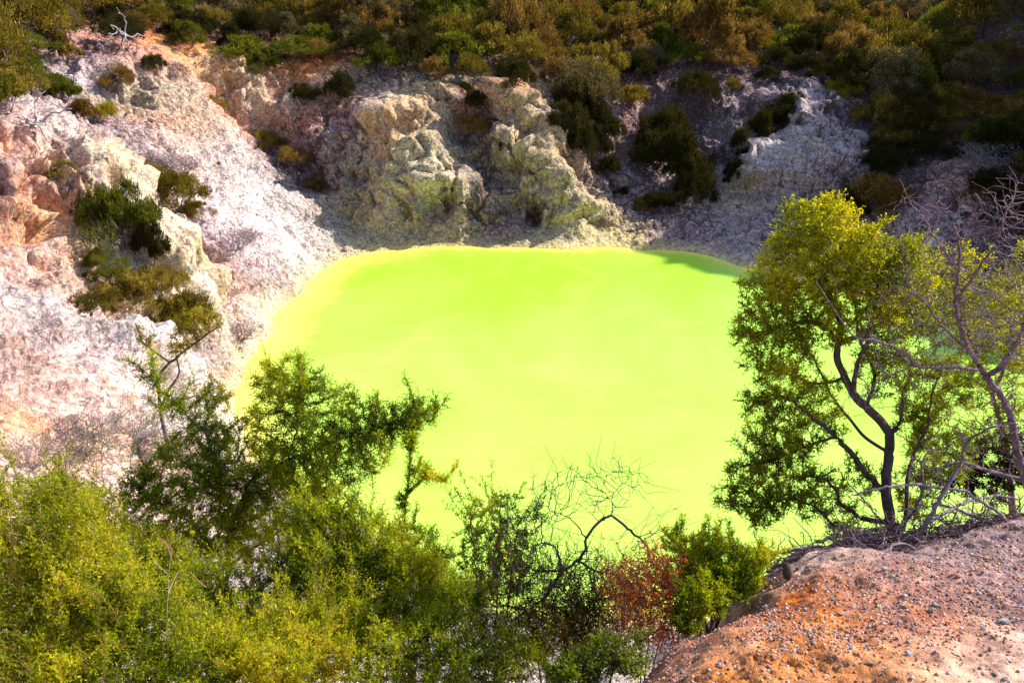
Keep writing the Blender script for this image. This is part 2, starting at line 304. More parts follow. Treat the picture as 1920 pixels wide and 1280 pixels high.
# ---- colour of rock and soil, laid out where it lies on the ground
COL = []   # (point, radius, colour, soil 0..1)
def k(px, py, r, col, soil=0., w=1.): COL.append((hit(px, py), r, col, soil, w))
WHITE = (.80, .73, .71); PINKW = (.80, .61, .54); PINK = (.70, .34, .25); ORNG = (.76, .22, .03); ORAN2 = (.78, .36, .15); CREAM = (.80, .64, .36)
YELG = (.70, .62, .28); GRNW = (.66, .62, .45); LILAC = (.54, .43, .46); GREYW = (.62, .57, .60); MAUVE = (.36, .26, .27); RUST = (.42, .12, .04); TAN = (.55, .42, .26)
for a in [(0, 620, 3, PINKW, .05), (150, 620, 3, WHITE, 0), (60, 670, 1.2, ORAN2, 0), (130, 660, 2, LILAC, .3), (20, 700, 2, LILAC, .3), (250, 700, 3, WHITE, .05), (300, 760, 3, WHITE, .05), (200, 770, 3, PINKW, .1), (40, 800, 2.5, ORAN2, .05),
          (150, 850, 2, PINKW, .1), (0, 880, 1.8, LILAC, .3), (80, 760, 1.5, PINKW, .1), (400, 760, 3, WHITE, 0), (300, 950, 3, PINKW, .1), (500, 1000, 3, WHITE, .1), (700, 980, 3, WHITE, 0), (100, 1000, 3, PINKW, .2), (400, 1100, 3, WHITE, .2),
          # bluff
          (20, 220, 2, LILAC, .15), (100, 230, 2, WHITE, .1), (30, 260, 1.4, ORAN2, 0), (40, 290, 1.6, ORNG, 0), (70, 270, 1.1, PINKW, .1), (20, 330, 1.4, PINKW, .1), (60, 340, 1.5, PINK, 0), (60, 375, 1.2, ORNG, 0), (130, 300, 2, WHITE, .1), (180, 320, 2, CREAM, .05), (190, 300, 1, CREAM, 0),
          (250, 400, 2, WHITE, 0), (330, 480, 2, CREAM, 0), (345, 520, 1.8, WHITE, 0), (100, 420, 1.6, CREAM, 0), (40, 430, 2, PINK, .05), (60, 480, 2, PINK, .05), (90, 480, 1, ORAN2, 0), (130, 460, 1.6, CREAM, 0), (60, 540, 2, PINKW, .05), (150, 530, 1.6, PINKW, 0), (200, 360, 1.8, PINKW, 0), (0, 350, 1.5, MAUVE, .4),
          # scree
          (200, 130, 3, MAUVE, .35), (160, 150, 2, GREYW, .25), (250, 110, 3, PINK, .45), (320, 130, 2, ORAN2, .1), (320, 170, 2.5, WHITE, .1), (280, 190, 2.5, GRNW, .15), (240, 200, 2, TAN, .4), (220, 230, 2.5, MAUVE, .5), (330, 200, 2.5, CREAM, .1), (300, 230, 2, PINK, .2),
          (350, 225, 2, PINK, .1), (220, 260, 2, LILAC, .3), (300, 270, 2.5, PINKW, .2), (400, 260, 3, PINKW, .08), (450, 300, 3, WHITE, .05), (350, 320, 2.5, PINKW, .15), (400, 370, 3, WHITE, .12), (500, 350, 3, WHITE, .08), (550, 400, 3, WHITE, .1), (480, 430, 3, WHITE, .15),
          (400, 420, 2.5, LILAC, .4), (430, 470, 2.5, LILAC, .45), (400, 510, 2, PINK, .5), (480, 500, 2.5, LILAC, .25), (540, 500, 2.5, WHITE, .15), (600, 440, 2.5, WHITE, .15), (450, 570, 2, PINKW, .3), (480, 620, 2, WHITE, .1), (400, 680, 2, LILAC, .35), (430, 720, 2, WHITE, .2),
          # orange bluff behind
          (390, 105, 2, ORNG, .05), (430, 110, 2, ORAN2, .05), (410, 140, 2, CREAM, .05), (450, 140, 2, CREAM, 0), (440, 165, 2, TAN, .1), (400, 200, 2, PINK, .3), (480, 180, 2.5, PINKW, .1), (540, 140, 2, ORAN2, .2), (600, 115, 2.5, ORNG, .15), (560, 125, 2, ORNG, .1),
          (560, 200, 2, PINKW, .3), (500, 220, 2, GRNW, .15), (480, 240, 1.5, ORAN2, .15), (550, 240, 2, RUST, .3), (620, 220, 2.5, RUST, .35), (520, 280, 2, MAUVE, .55), (600, 300, 3, MAUVE, .6), (570, 330, 3, MAUVE, .6), (640, 370, 2.5, MAUVE, .5), (640, 260, 2, LILAC, .5),
          # centre cliff
          (690, 135, 2.5, TAN, .45), (700, 165, 2.5, MAUVE, .5), (650, 170, 2.5, TAN, .4), (710, 200, 1.8, GREYW, .05), (780, 205, 1.8, CREAM, .05), (740, 225, 1.8, ORAN2, .1), (840, 180, 1.8, CREAM, .1), (870, 210, 1.5, RUST, .3), (690, 240, 2, MAUVE, .3), (760, 240, 2, PINK, .3), (950, 165, 1.2, ORNG, .1), (945, 200, 1.5, TAN, .1),
          (820, 150, 2.5, TAN, .6), (900, 190, 2, RUST, .5), (830, 240, 2, MAUVE, .4), (890, 240, 2, MAUVE, .6), (660, 290, 2, LILAC, .3), (720, 290, 2.5, YELG, .15), (700, 350, 3, YELG, .08), (720, 400, 3, YELG, .1), (780, 330, 3, GREYW, .12), (800, 290, 2.5, YELG, .2), (850, 320, 2.5, GRNW, .15), (800, 390, 3, GRNW, .12), (850, 380, 2, CREAM, .2),
          (880, 300, 1.8, MAUVE, .5), (930, 300, 2, MAUVE, .75), (900, 350, 2, MAUVE, .6), (900, 410, 2.2, MAUVE, .7), (840, 440, 2, MAUVE, .4), (980, 290, 2, CREAM, .2), (1000, 320, 2, YELG, .15), (1030, 230, 2, TAN, .35), (990, 230, 2, CREAM, .25), (1050, 270, 2, PINK, .4), (1060, 240, 2, MAUVE, .5), (970, 370, 2, LILAC, .35), (1040, 350, 1.8, CREAM, .05), (1020, 380, 2, GREYW, .3), (1050, 400, 2, YELG, .25), (1110, 400, 2.5, YELG, .35), (1090, 350, 2.5, LILAC, .3), (1140, 420, 2.2, YELG, .5), (960, 430, 2.2, MAUVE, .55), (1060, 440, 2, GRNW, .4),
          (1120, 340, 2.5, MAUVE, .5), (1180, 360, 2.5, LILAC, .5), (1160, 250, 3, MAUVE, .6), (1200, 160, 2, RUST, .4), (1180, 230, 1.5, PINK, .4), (1230, 170, 1.5, GREYW, .25), (1230, 150, 1.5, ORAN2, .3), (1260, 190, 3, MAUVE, .8), (1200, 400, 2.5, LILAC, .5), (1280, 400, 2.5, MAUVE, .6),
          # right
          (1340, 200, 3, LILAC, .62), (1330, 260, 3, LILAC, .62), (1400, 170, 3, MAUVE, .6), (1380, 240, 2.5, LILAC, .6), (1480, 170, 3, LILAC, .55), (1460, 190, 1.5, GREYW, .25), (1520, 190, 1.5, GREYW, .3), (1400, 300, 1.6, GREYW, .4), (1450, 250, 2, MAUVE, .6), (1530, 230, 2, GREYW, .25), (1570, 250, 2, LILAC, .45), (1440, 300, 2.2, WHITE, .12), (1480, 290, 2.2, WHITE, .1),
          (1540, 310, 2.5, WHITE, .2), (1560, 330, 2.5, LILAC, .35), (1620, 320, 2.5, LILAC, .45), (1470, 350, 2, GREYW, .3), (1500, 370, 2.5, LILAC, .5), (1370, 375, 1.6, CREAM, .15), (1340, 400, 2.5, GREYW, .3), (1400, 430, 2.5, LILAC, .45), (1300, 430, 2.5, LILAC, .5), (1420, 470, 2.5, GREYW, .4), (1600, 250, 2.5, MAUVE, .75), (1640, 350, 2.5, MAUVE, .8),
          (1720, 330, 3, MAUVE, .7), (1800, 260, 3, PINK, .75), (1780, 330, 2.5, MAUVE, .6), (1760, 370, 2.5, PINK, .5), (1740, 400, 2.5, GREYW, .4), (1840, 330, 2.5, TAN, .6), (1780, 430, 3, LILAC, .45), (1700, 430, 3, LILAC, .5), (1850, 400, 3, PINK, .55), (1880, 450, 3, MAUVE, .6), (1900, 330, 3, MAUVE, .7),
          # near bank
          (1500, 1180, .5, ORNG, 0), (1650, 1200, .5, ORNG, 0), (1600, 1270, .5, ORAN2, 0), (1850, 1240, .5, (.84, .56, .40), 0), (1700, 1270, .4, (.84, .50, .28), 0), (1560, 1240, .35, ORAN2, .0), (1620, 1260, .25, RUST, 0), (1480, 1150, .25, RUST, .1), (1700, 1210, .25, RUST, 0), (1450, 1200, .2, PINKW, 0), (1600, 1150, .2, MAUVE, .4), (1780, 1200, .3, PINK, .1), (1560, 1200, .2, ORAN2, 0), (1350, 1240, .2, MAUVE, .3), (1750, 1260, .4, PINKW, 0), (1400, 1260, .5, ORAN2, .02), (1880, 1260, .5, PINKW, .05), (1700, 1150, .4, RUST, .1), (1600, 1110, .35, RUST, .1), (1520, 1110, .3, ORNG, .05), (1850, 1150, .5, MAUVE, .35), (1750, 1090, .4, PINK, .4), (1650, 1080, .4, MAUVE, .3),
          (1550, 1070, .35, PINKW, .3), (1850, 1060, .5, MAUVE, .5), (1750, 1020, .5, MAUVE, .5), (1400, 1140, .35, PINKW, .2), (1320, 1210, .35, PINK, .25), (1270, 1250, .35, PINK, .3), (1850, 1210, .4, PINKW, .15), (1920, 1000, .6, MAUVE, .6), (1480, 1220, .35, ORNG, 0), (1330, 1270, .4, ORAN2, .1)]: k(*a)
cpos = np.array([a[0] for a in COL]); crad = np.array([a[1] for a in COL]) * .85; crad = crad * np.array([1.3 if a[2] in (ORNG, ORAN2, YELG, CREAM) else 1. for a in COL]); ccol = np.array([a[2] for a in COL]); csoil = np.array([a[3] for a in COL])
VC = np.empty((len(P), 3), np.float32); VS = np.empty(len(P), np.float32)
jit = np.stack([fbm(P * .8, 3, 101), fbm(P * .8 + 40, 3, 102), fbm(P * .8 + 80, 3, 103)], 1) * (1.6 * (1 - nearb) + .25 * nearb)[:, None]
Pj = P + jit
for s in range(0, len(P), 20000):
    D2 = ((Pj[s:s + 20000, None] - cpos[None]) ** 2).sum(-1) / crad[None] ** 2
    w = np.exp(-D2) + 1e-3 / (1 + D2) ** 2; w /= w.sum(1, keepdims=True)
    VC[s:s + 20000] = w @ ccol; VS[s:s + 20000] = w @ csoil
crev_shade = np.maximum(1 - ss(0, .10, v2 - v1), .7 * (1 - ss(0, .10, w2 - w1))) * land * (1 - nearb)  # painted shade: darkens the creases between rock cells
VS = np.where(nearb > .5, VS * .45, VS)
VS = np.clip(VS + .35 * crev_shade + .25 * ss(.1, .5, -rib) * steep, 0, 1)  # crevice shade is added onto the soil amount
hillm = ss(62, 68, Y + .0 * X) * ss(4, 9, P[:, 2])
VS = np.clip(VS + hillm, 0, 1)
strk = fbm(np.stack([P[:, 0] * 1.3 + .4 * jit[:, 0], P[:, 1] * 1.3, P[:, 2] * .22], 1), 4, 111, .6) * steep * (1 - nearb)
for lo_, hi_, sg, cc_, am in ((.12, .4, 1, (.46, .20, .10), .5), (.1, .4, -1, (.40, .30, .34), .45)):
    w_ = (ss(lo_, hi_, strk * sg) * am)[:, None]; VC = VC * (1 - w_) + np.array(cc_) * w_
shoreband = np.exp(-np.abs(SD) / .9) * (SD > -2)
VC = VC * (1 - .55 * shoreband[:, None]) + np.array(CREAM) * .55 * shoreband[:, None]; VS = VS * (1 - .7 * np.exp(-np.maximum(SD, 0) / .6))
_l = VC.mean(1, keepdims=True); VC = np.clip(_l + (VC - _l) * 1.22, .02, .9) * np.array([1.03, .975, .95]); VC = np.minimum(VC, .86)
CR = crumb; NEARA = nearb

idx = np.arange(nr * nt_).reshape(nr, nt_)
quads = np.stack([idx[:-1, :-1], idx[:-1, 1:], idx[1:, 1:], idx[1:, :-1]], -1).reshape(-1, 4)[:, ::-1]
def sub_mesh(name, mask, sm=True):
    f = quads[mask]; u, inv = np.unique(f, return_inverse=True)
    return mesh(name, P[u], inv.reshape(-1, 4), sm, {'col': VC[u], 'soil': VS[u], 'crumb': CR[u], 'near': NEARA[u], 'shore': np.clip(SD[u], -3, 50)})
fc = P[quads].mean(1)
is_near = np.hypot(fc[:, 0], fc[:, 1]) < 9.5
rimY = np.interp(fc[:, 0], [-60, -42, -34, -28, -20, -10, 0, 8, 12, 22, 28, 34, 60], [38, 40, 50, 60, 65, 63, 62, 64, 67, 67, 66, 62, 55])
is_hill = (fc[:, 1] > rimY) | (np.abs(fc[:, 0]) > 50) | (fc[:, 1] < -8)
is_hill &= ~is_near

def ground_mat():
    m, t = newmat('rock_and_soil'); L = t.links.new
    co = N(t, 'ShaderNodeNewGeometry').outputs['Position']
    col = N(t, 'ShaderNodeAttribute', attribute_name='col').outputs['Color']
    soil = N(t, 'ShaderNodeAttribute', attribute_name='soil').outputs['Fac']  # soil cover plus painted crevice shade
    near = N(t, 'ShaderNodeAttribute', attribute_name='near').outputs['Fac']
    shore = N(t, 'ShaderNodeAttribute', attribute_name='shore').outputs['Fac']
    n1 = ntex(t, co, .9, 6, .62, .6); n2 = ntex(t, co, 5, 6, .72, .25); n3 = ntex(t, co, 26, 5, .7); n4 = ntex(t, co, 2.2, 5, .6, .3); n5 = ntex(t, co, 90, 4, .7)
    # hue patches
    sep = mixc(t, rng_(t, n4, .42, .68), col, (.78, .70, .66), 'MIX')
    c1 = mixc(t, .18, col, sep)
    st = mixc(t, rng_(t, ntex(t, co, 1.5, 5, .6, 1), .56, .7, 0, .4), c1, (.66, .34, .16))
    c1 = st
    br = rng_(t, n2, .36, .64, .42, 1.22)
    mul = N(t, 'ShaderNodeVectorMath', operation='SCALE'); L(c1, mul.inputs[0]); L(br, mul.inputs['Scale'])
    c2 = mul.outputs[0]
    vor = N(t, 'ShaderNodeTexVoronoi', feature='F1'); vor.inputs['Scale'].default_value = 7; L(co, vor.inputs['Vector']); 
    vsp = rng_(t, vor.outputs['Color'], .0, 1, .75, 1.2)
    mul2 = N(t, 'ShaderNodeVectorMath', operation='SCALE'); L(c2, mul2.inputs[0]); L(vsp, mul2.inputs['Scale'])
    # dark crumbly soil between the rock, and shade painted into its crevices
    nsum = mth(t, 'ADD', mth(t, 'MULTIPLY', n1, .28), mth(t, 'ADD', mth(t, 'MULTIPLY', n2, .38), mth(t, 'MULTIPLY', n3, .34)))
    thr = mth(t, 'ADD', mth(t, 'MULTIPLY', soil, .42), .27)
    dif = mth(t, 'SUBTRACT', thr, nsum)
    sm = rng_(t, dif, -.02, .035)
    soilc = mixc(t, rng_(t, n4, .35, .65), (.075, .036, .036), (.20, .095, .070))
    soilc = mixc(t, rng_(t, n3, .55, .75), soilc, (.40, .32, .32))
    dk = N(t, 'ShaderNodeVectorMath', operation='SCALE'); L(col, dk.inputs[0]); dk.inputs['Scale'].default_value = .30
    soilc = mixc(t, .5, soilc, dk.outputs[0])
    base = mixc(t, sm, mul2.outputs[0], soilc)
    ch = N(t, 'ShaderNodeTexVoronoi', feature='F1'); ch.inputs['Scale'].default_value = 6.5; L(co, ch.inputs['Vector']); sx = N(t, 'ShaderNodeSeparateColor'); L(ch.outputs['Color'], sx.inputs[0])
    rad_ = mth(t, 'MULTIPLY', rng_(t, sx.outputs[0], .35, 1, .0, .5), rng_(t, n3, .4, .6, .6, 1.2)); chip = rng_(t, mth(t, 'SUBTRACT', rad_, ch.outputs['Distance']), -.01, .03)
    crm = N(t, 'ShaderNodeAttribute', attribute_name='crumb').outputs['Fac']
    chip = mth(t, 'MULTIPLY', mth(t, 'MULTIPLY', chip, rng_(t, near, 0, .5, .75, 0)), rng_(t, crm, .35, .8, .1, 1))
    chc = mixc(t, sx.outputs[1], (.80, .76, .77), (.55, .50, .50)); chc = mixc(t, .4, chc, col); base = mixc(t, chip, base, chc)
    # dirty cracks and streaks running down the faces
    mp = N(t, 'ShaderNodeMapping'); mp.inputs['Scale'].default_value = (2.6, 2.6, .7); L(co, mp.inputs['Vector']); stn = ntex(t, mp.outputs[0], 1.6, 7, .7, .4)
    wv_ = N(t, 'ShaderNodeTexNoise'); wv_.inputs['Scale'].default_value = 1.7; wv_.inputs['Detail'].default_value = 4; L(co, wv_.inputs['Vector'])
    wc_ = N(t, 'ShaderNodeVectorMath', operation='MULTIPLY_ADD'); L(wv_.outputs['Color'], wc_.inputs[0]); wc_.inputs[1].default_value = (.9, .9, .9); L(co, wc_.inputs[2])
    for sc_k, wd_k, am_k in ((1.7, .05, .75), (4.6, .07, .6)):
        ve = N(t, 'ShaderNodeTexVoronoi', feature='DISTANCE_TO_EDGE'); ve.inputs['Scale'].default_value = sc_k; L(wc_.outputs[0], ve.inputs['Vector'])
        thk = rng_(t, n4 if sc_k < 3 else n1, .46, .62, 0, wd_k); ck = rng_(t, mth(t, 'SUBTRACT', thk, ve.outputs['Distance']), -.012, .012)
        base = mixc(t, mth(t, 'MULTIPLY', mth(t, 'MULTIPLY', ck, am_k), rng_(t, near, 0, .5, 1, 0)), base, (.13, .075, .075))
    base = mixc(t, mth(t, 'MULTIPLY', rng_(t, stn, .56, .66), rng_(t, near, 0, .5, .55, 0)), base, (.20, .12, .11))
    base = mixc(t, mth(t, 'MULTIPLY', rng_(t, stn, .42, .34), rng_(t, near, 0, .5, .5, 0)), base, (.86, .80, .78))
    # specks of white and dark grit
    base = mixc(t, mth(t, 'MULTIPLY', rng_(t, n5, .60, .68), .45), base, (.10, .06, .055))
    base = mixc(t, mth(t, 'MULTIPLY', rng_(t, ntex(t, co, 60, 3, .6), .64, .70), .5), base, (.80, .76, .76))
    # yellow sulphur crust at the waterline
    crust = mth(t, 'MULTIPLY', rng_(t, shore, .9, .0, 0, 1, True), rng_(t, n2, .35, .6))
    base = mixc(t, mth(t, 'MULTIPLY', crust, .75), base, (.78, .66, .22))
    b1 = N(t, 'ShaderNodeBump'); b1.inputs['Strength'].default_value = .9; b1.inputs['Distance'].default_value = .16
    va = N(t, 'ShaderNodeTexVoronoi', feature='F1'); va.inputs['Scale'].default_value = 5.5; L(co, va.inputs['Vector']); vb = N(t, 'ShaderNodeTexVoronoi', feature='F1'); vb.inputs['Scale'].default_value = 17; L(co, vb.inputs['Vector'])
    hsum = mth(t, 'ADD', mth(t, 'ADD', mth(t, 'MULTIPLY', n2, .8), mth(t, 'MULTIPLY', n3, .35)), mth(t, 'ADD', mth(t, 'MULTIPLY', va.outputs['Distance'], -.9), mth(t, 'MULTIPLY', vb.outputs['Distance'], -.35)))
    L(hsum, b1.inputs['Height'])
    L(mth(t, 'MULTIPLY', rng_(t, near, 0, 1, 1.0, .6), rng_(t, crm, .3, 1, .55, 1)), b1.inputs['Strength'])
    b2 = N(t, 'ShaderNodeBump'); b2.inputs['Distance'].default_value = .02; b2.inputs['Strength'].default_value = .8
    L(n5, b2.inputs['Height']); L(b1.outputs[0], b2.inputs['Normal'])
    bs = N(t, 'ShaderNodeBsdfPrincipled'); L(base, bs.inputs['Base Color']); bs.inputs['Roughness'].default_value = .9
    bs.inputs['Specular IOR Level'].default_value = .15; L(b2.outputs[0], bs.inputs['Normal'])
    o = N(t, 'ShaderNodeOutputMaterial'); L(bs.outputs[0], o.inputs[0]); return m
M_ground = ground_mat()
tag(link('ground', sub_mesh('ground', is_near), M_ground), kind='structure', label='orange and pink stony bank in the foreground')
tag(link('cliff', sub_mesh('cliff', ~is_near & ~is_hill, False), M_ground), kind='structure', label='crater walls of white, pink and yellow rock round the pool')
tag(link('hill', sub_mesh('hill', is_hill), M_ground), kind='structure', label='hillside under the scrub, plus an unseen ridge added for shade')

Pz = P[:, 2].reshape(nr, nt_)
def surf_z(XY):
    """height of the finished (roughened) ground"""
    XY = np.atleast_2d(XY); t = np.interp(np.arctan2(XY[:, 0], XY[:, 1] - OY), th, np.arange(nt_)); r_ = np.interp(np.hypot(XY[:, 0], XY[:, 1] - OY), rr, np.arange(nr))
    a, b = np.minimum(t.astype(int), nt_ - 2), np.minimum(r_.astype(int), nr - 2); u, v = t - a, r_ - b
    return (Pz[b, a] * (1 - u) + Pz[b, a + 1] * u) * (1 - v) + (Pz[b + 1, a] * (1 - u) + Pz[b + 1, a + 1] * u) * v
def on_surf(p):
    p = np.array(p, float); p[2] = surf_z(p[None, :2])[0]; return p
# ------------------------------------------------------------------ water
def water():
    mn, mx = SHS.min(0) - 2, SHS.max(0) + 2
    xs = np.linspace(mn[0], mx[0], 160); ys = np.linspace(mn[1], mx[1], 160); gx, gy = np.meshgrid(xs, ys)
    V = np.stack([gx.ravel(), gy.ravel(), np.zeros(gx.size)], 1); i = np.arange(gx.size).reshape(gx.shape)
    f = np.stack([i[:-1, :-1], i[:-1, 1:], i[1:, 1:], i[1:, :-1]], -1).reshape(-1, 4)
    sd = -shore_dist(V[:, :2]); keep = (sd[f] > -1.2).any(1); f = f[keep]
    me = mesh('water', V, f, True, {'depth': sd})
    m, t = newmat('opaque_green_water'); L = t.links.new
    co = N(t, 'ShaderNodeNewGeometry').outputs['Position']
    dep = N(t, 'ShaderNodeAttribute', attribute_name='depth').outputs['Fac']
    n1 = ntex(t, co, .12, 5, .6, 1.2); n2 = ntex(t, co, .7, 4, .6, 2.5); n3 = ntex(t, co, .25, 4, .6, 2.0)
    dd = mth(t, 'ADD', dep, mth(t, 'MULTIPLY', mth(t, 'SUBTRACT', n2, .5), 1.6))
    sy = N(t, 'ShaderNodeSeparateXYZ'); L(co, sy.inputs[0])
    mk = mth(t, 'ADD', rng_(t, sy.outputs['Y'], 46, 26, 0, 1), mth(t, 'MULTIPLY', mth(t, 'SUBTRACT', n1, .5), 2.2))
    base = mixc(t, rng_(t, mk, 0, 1), (.33, .60, .032), (.425, .69, .09))
    base = mixc(t, mth(t, 'MULTIPLY', rng_(t, n3, .50, .80), .25), base, (.60, .76, .14))
    base = mixc(t, mth(t, 'MULTIPLY', rng_(t, dd, 2.6, .4, 0, 1, True), rng_(t, sy.outputs['X'], -10, -4, .9, .12)), base, (.74, .76, .12))
    base = mixc(t, mth(t, 'MULTIPLY', rng_(t, dd, .9, .0, 0, 1, True), .7), base, (.80, .66, .14))
    wv = ntex(t, co, 1.6, 4, .6, 1.0)
    bp = N(t, 'ShaderNodeBump'); bp.inputs['Strength'].default_value = .25; bp.inputs['Distance'].default_value = .05; L(wv, bp.inputs['Height'])
    bs = N(t, 'ShaderNodeBsdfPrincipled'); L(base, bs.inputs['Base Color']); bs.inputs['Roughness'].default_value = .22
    bs.inputs['IOR'].default_value = 1.33; bs.inputs['Specular IOR Level'].default_value = .4; L(bp.outputs[0], bs.inputs['Normal'])
    o = N(t, 'ShaderNodeOutputMaterial'); L(bs.outputs[0], o.inputs[0])
    tag(link('water', me, m), kind='structure', label='opaque lime green water of the crater pool')
water()
# ------------------------------------------------------------------ plants: branch growth, tubes, leaves
def colonize(pos, par, attr, step, infl, kill, iters, rng, jit=.25, up=.0, maxn=4000):
    pos = [np.array(p, float) for p in pos]; par = list(par)
    A = np.array(attr, float); Pn = np.array(pos)
    D = np.sqrt(((A[:, None] - Pn[None]) ** 2).sum(-1)); near = D.argmin(1); dist = D.min(1)
    kids = {}
    for it in range(iters):
        m = dist < infl
        if not m.any():
            infl *= 1.3
            if infl > 50: break
            continue
        tips, inv = np.unique(near[m], return_inverse=True)
        base = Pn[tips]; v = A[m] - Pn[near[m]]; v /= np.linalg.norm(v, axis=1, keepdims=True) + 1e-9
        s = np.zeros((len(tips), 3)); np.add.at(s, inv, v)
        s /= np.linalg.norm(s, axis=1, keepdims=True) + 1e-9
        s += rng.normal(0, jit, s.shape); s[:, 2] += up; s /= np.linalg.norm(s, axis=1, keepdims=True) + 1e-9
        newp = base + s * step; ok = []
        for a, (ti, q) in enumerate(zip(tips, newp)):
            kk = kids.setdefault(int(ti), [])
            if any(np.dot(q - w, q - w) < (.35 * step) ** 2 for w in kk) or len(kk) > 3: continue
            kk.append(q); ok.append(a)
        if not ok:
            # drop attractors that can no longer be approached
            A = A[~m]; near = near[~m]; dist = dist[~m]
            if len(A) == 0: break
            continue
        n0 = len(Pn); newp = newp[ok]; par += [int(x) for x in tips[ok]]; Pn = np.concatenate([Pn, newp])
        D = np.sqrt(((A[:, None] - newp[None]) ** 2).sum(-1)); j = D.argmin(1); dm = D.min(1)
        b = dm < dist; near[b] = n0 + j[b]; dist[b] = dm[b]
        keep = dist > kill; A, near, dist = A[keep], near[keep], dist[keep]
        if len(A) == 0 or len(Pn) > maxn: break
    return Pn, np.array(par)
def radii(par, tip, expo=2.2, base=None, fixed=None):
    n = len(par); acc = np.zeros(n); r = np.zeros(n)
    for i in range(n - 1, -1, -1):
        r[i] = max(acc[i], tip ** expo) ** (1 / expo)
        if par[i] >= 0: acc[par[i]] += r[i] ** expo
    if base is not None:
        k = np.log(max(base / tip, 1.01)) / np.log(max(r[0] / tip, 1.01)); r = tip * (r / tip) ** k
    return r
def order(pos, par):
    """relabel so that a parent always comes before its children"""
    n = len(par); ch = [[] for _ in range(n)]; root = [i for i in range(n) if par[i] < 0]
    for i in range(n):
        if par[i] >= 0: ch[par[i]].append(i)
    out = []; st = list(root)
    while st:
        i = st.pop(); out.append(i); st += ch[i]
    new = np.empty(n, int); new[out] = np.arange(n)
    return pos[out], np.array([new[par[i]] if par[i] >= 0 else -1 for i in out])
def reorder(pos, par, r):
    n = len(par); ch = [[] for _ in range(n)]; st = []
    for i in range(n):
        if par[i] >= 0: ch[par[i]].append(i)
        else: st.append(i)
    out = []
    while st: i = st.pop(); out.append(i); st += ch[i]
    new = np.empty(n, int); new[out] = np.arange(n)
    return pos[out], np.array([new[par[i]] if par[i] >= 0 else -1 for i in out]), np.array(r)[out]
def relax(pos, par, n=2, fix=0):
    pos = pos.copy(); nn = len(par)
    for _ in range(n):
        s = np.zeros_like(pos); cnt = np.zeros(nn)
        for i in range(nn):
            p = par[i]
            if p >= 0: s[i] += pos[p]; cnt[i] += 1; s[p] += pos[i]; cnt[p] += 1
        m = (cnt >= 2) & (par >= 0); pos[m] = .5 * pos[m] + .5 * s[m] / cnt[m, None]
    return pos
def tubes(pos, par, r, sides=None, rmin=0., rmax=1e9):
    """one connected skin along each branch"""
    n = len(par); main = {}; ch = [[] for _ in range(n)]
    for i in range(n):
        if par[i] >= 0: ch[par[i]].append(i)
    V = []; Fq = {}; ring = {}; nv = 0; ref = np.array([.313, .211, .926])
    tan = np.zeros((n, 3))
    for i in range(n):
        if par[i] >= 0: tan[i] += pos[i] - pos[par[i]]
        if ch[i]:
            m = max(ch[i], key=lambda q: r[q]); main[i] = m; tan[i] += pos[m] - pos[i]
    tan /= np.linalg.norm(tan, axis=1, keepdims=True) + 1e-9
    def mk(p, t, rad, k):
        nonlocal nv
        a = np.cross(t, ref); na = np.linalg.norm(a)
        if na < .05: a = np.cross(t, [1, 0, 0]); na = np.linalg.norm(a)
        a /= na; b = np.cross(t, a); an = np.arange(k) * 2 * math.pi / k
        V.append(p + rad * (np.cos(an)[:, None] * a + np.sin(an)[:, None] * b)); nv += k; return np.arange(nv - k, nv)
    faces = []
    for i in range(n):
        p = par[i]
        if p < 0 or r[i] < rmin: continue
        k = 3 if r[i] < .006 else (5 if r[i] < .03 else 8)
        if sides: k = sides
        a = ring.get(p) if main.get(p) == i else None
        if a is None or len(a) != k:
            t = pos[i] - pos[p]; t /= np.linalg.norm(t) + 1e-9
            a = mk(pos[p], tan[p] if main.get(p) == i else t, r[p] if main.get(p) == i or par[p] < 0 else min(r[i] * 1.15, r[p]), k)
        b = mk(pos[i], tan[i], r[i], k); ring[i] = b
        faces.append(np.stack([a, np.roll(a, -1), np.roll(b, -1), b], 1))
    return np.concatenate(V), np.concatenate(faces)
def leaves(P, D, ln, wd, rng, fold=.25):
    """pointed leaves: P base, D direction (n,3), ln, wd arrays"""
    n = len(P); D = D / (np.linalg.norm(D, axis=1, keepdims=True) + 1e-9)
    u = rng.normal(size=(n, 3)); u -= (u * D).sum(1, keepdims=True) * D; u /= np.linalg.norm(u, axis=1, keepdims=True) + 1e-9
    w = np.cross(D, u); ln = np.broadcast_to(ln, n)[:, None]; wd = np.broadcast_to(wd, n)[:, None]
    mid = P + D * ln * .5 - w * wd * fold
    V = np.stack([P, mid + u * wd * .5, P + D * ln, mid - u * wd * .5], 1).reshape(-1, 3)
    return V, np.arange(4 * n).reshape(n, 4)
def hue(me_n, rng, amp=1.0): return np.repeat(rng.random(me_n), 4)
def unit(v): return v / (np.linalg.norm(v, axis=-1, keepdims=True) + 1e-9)

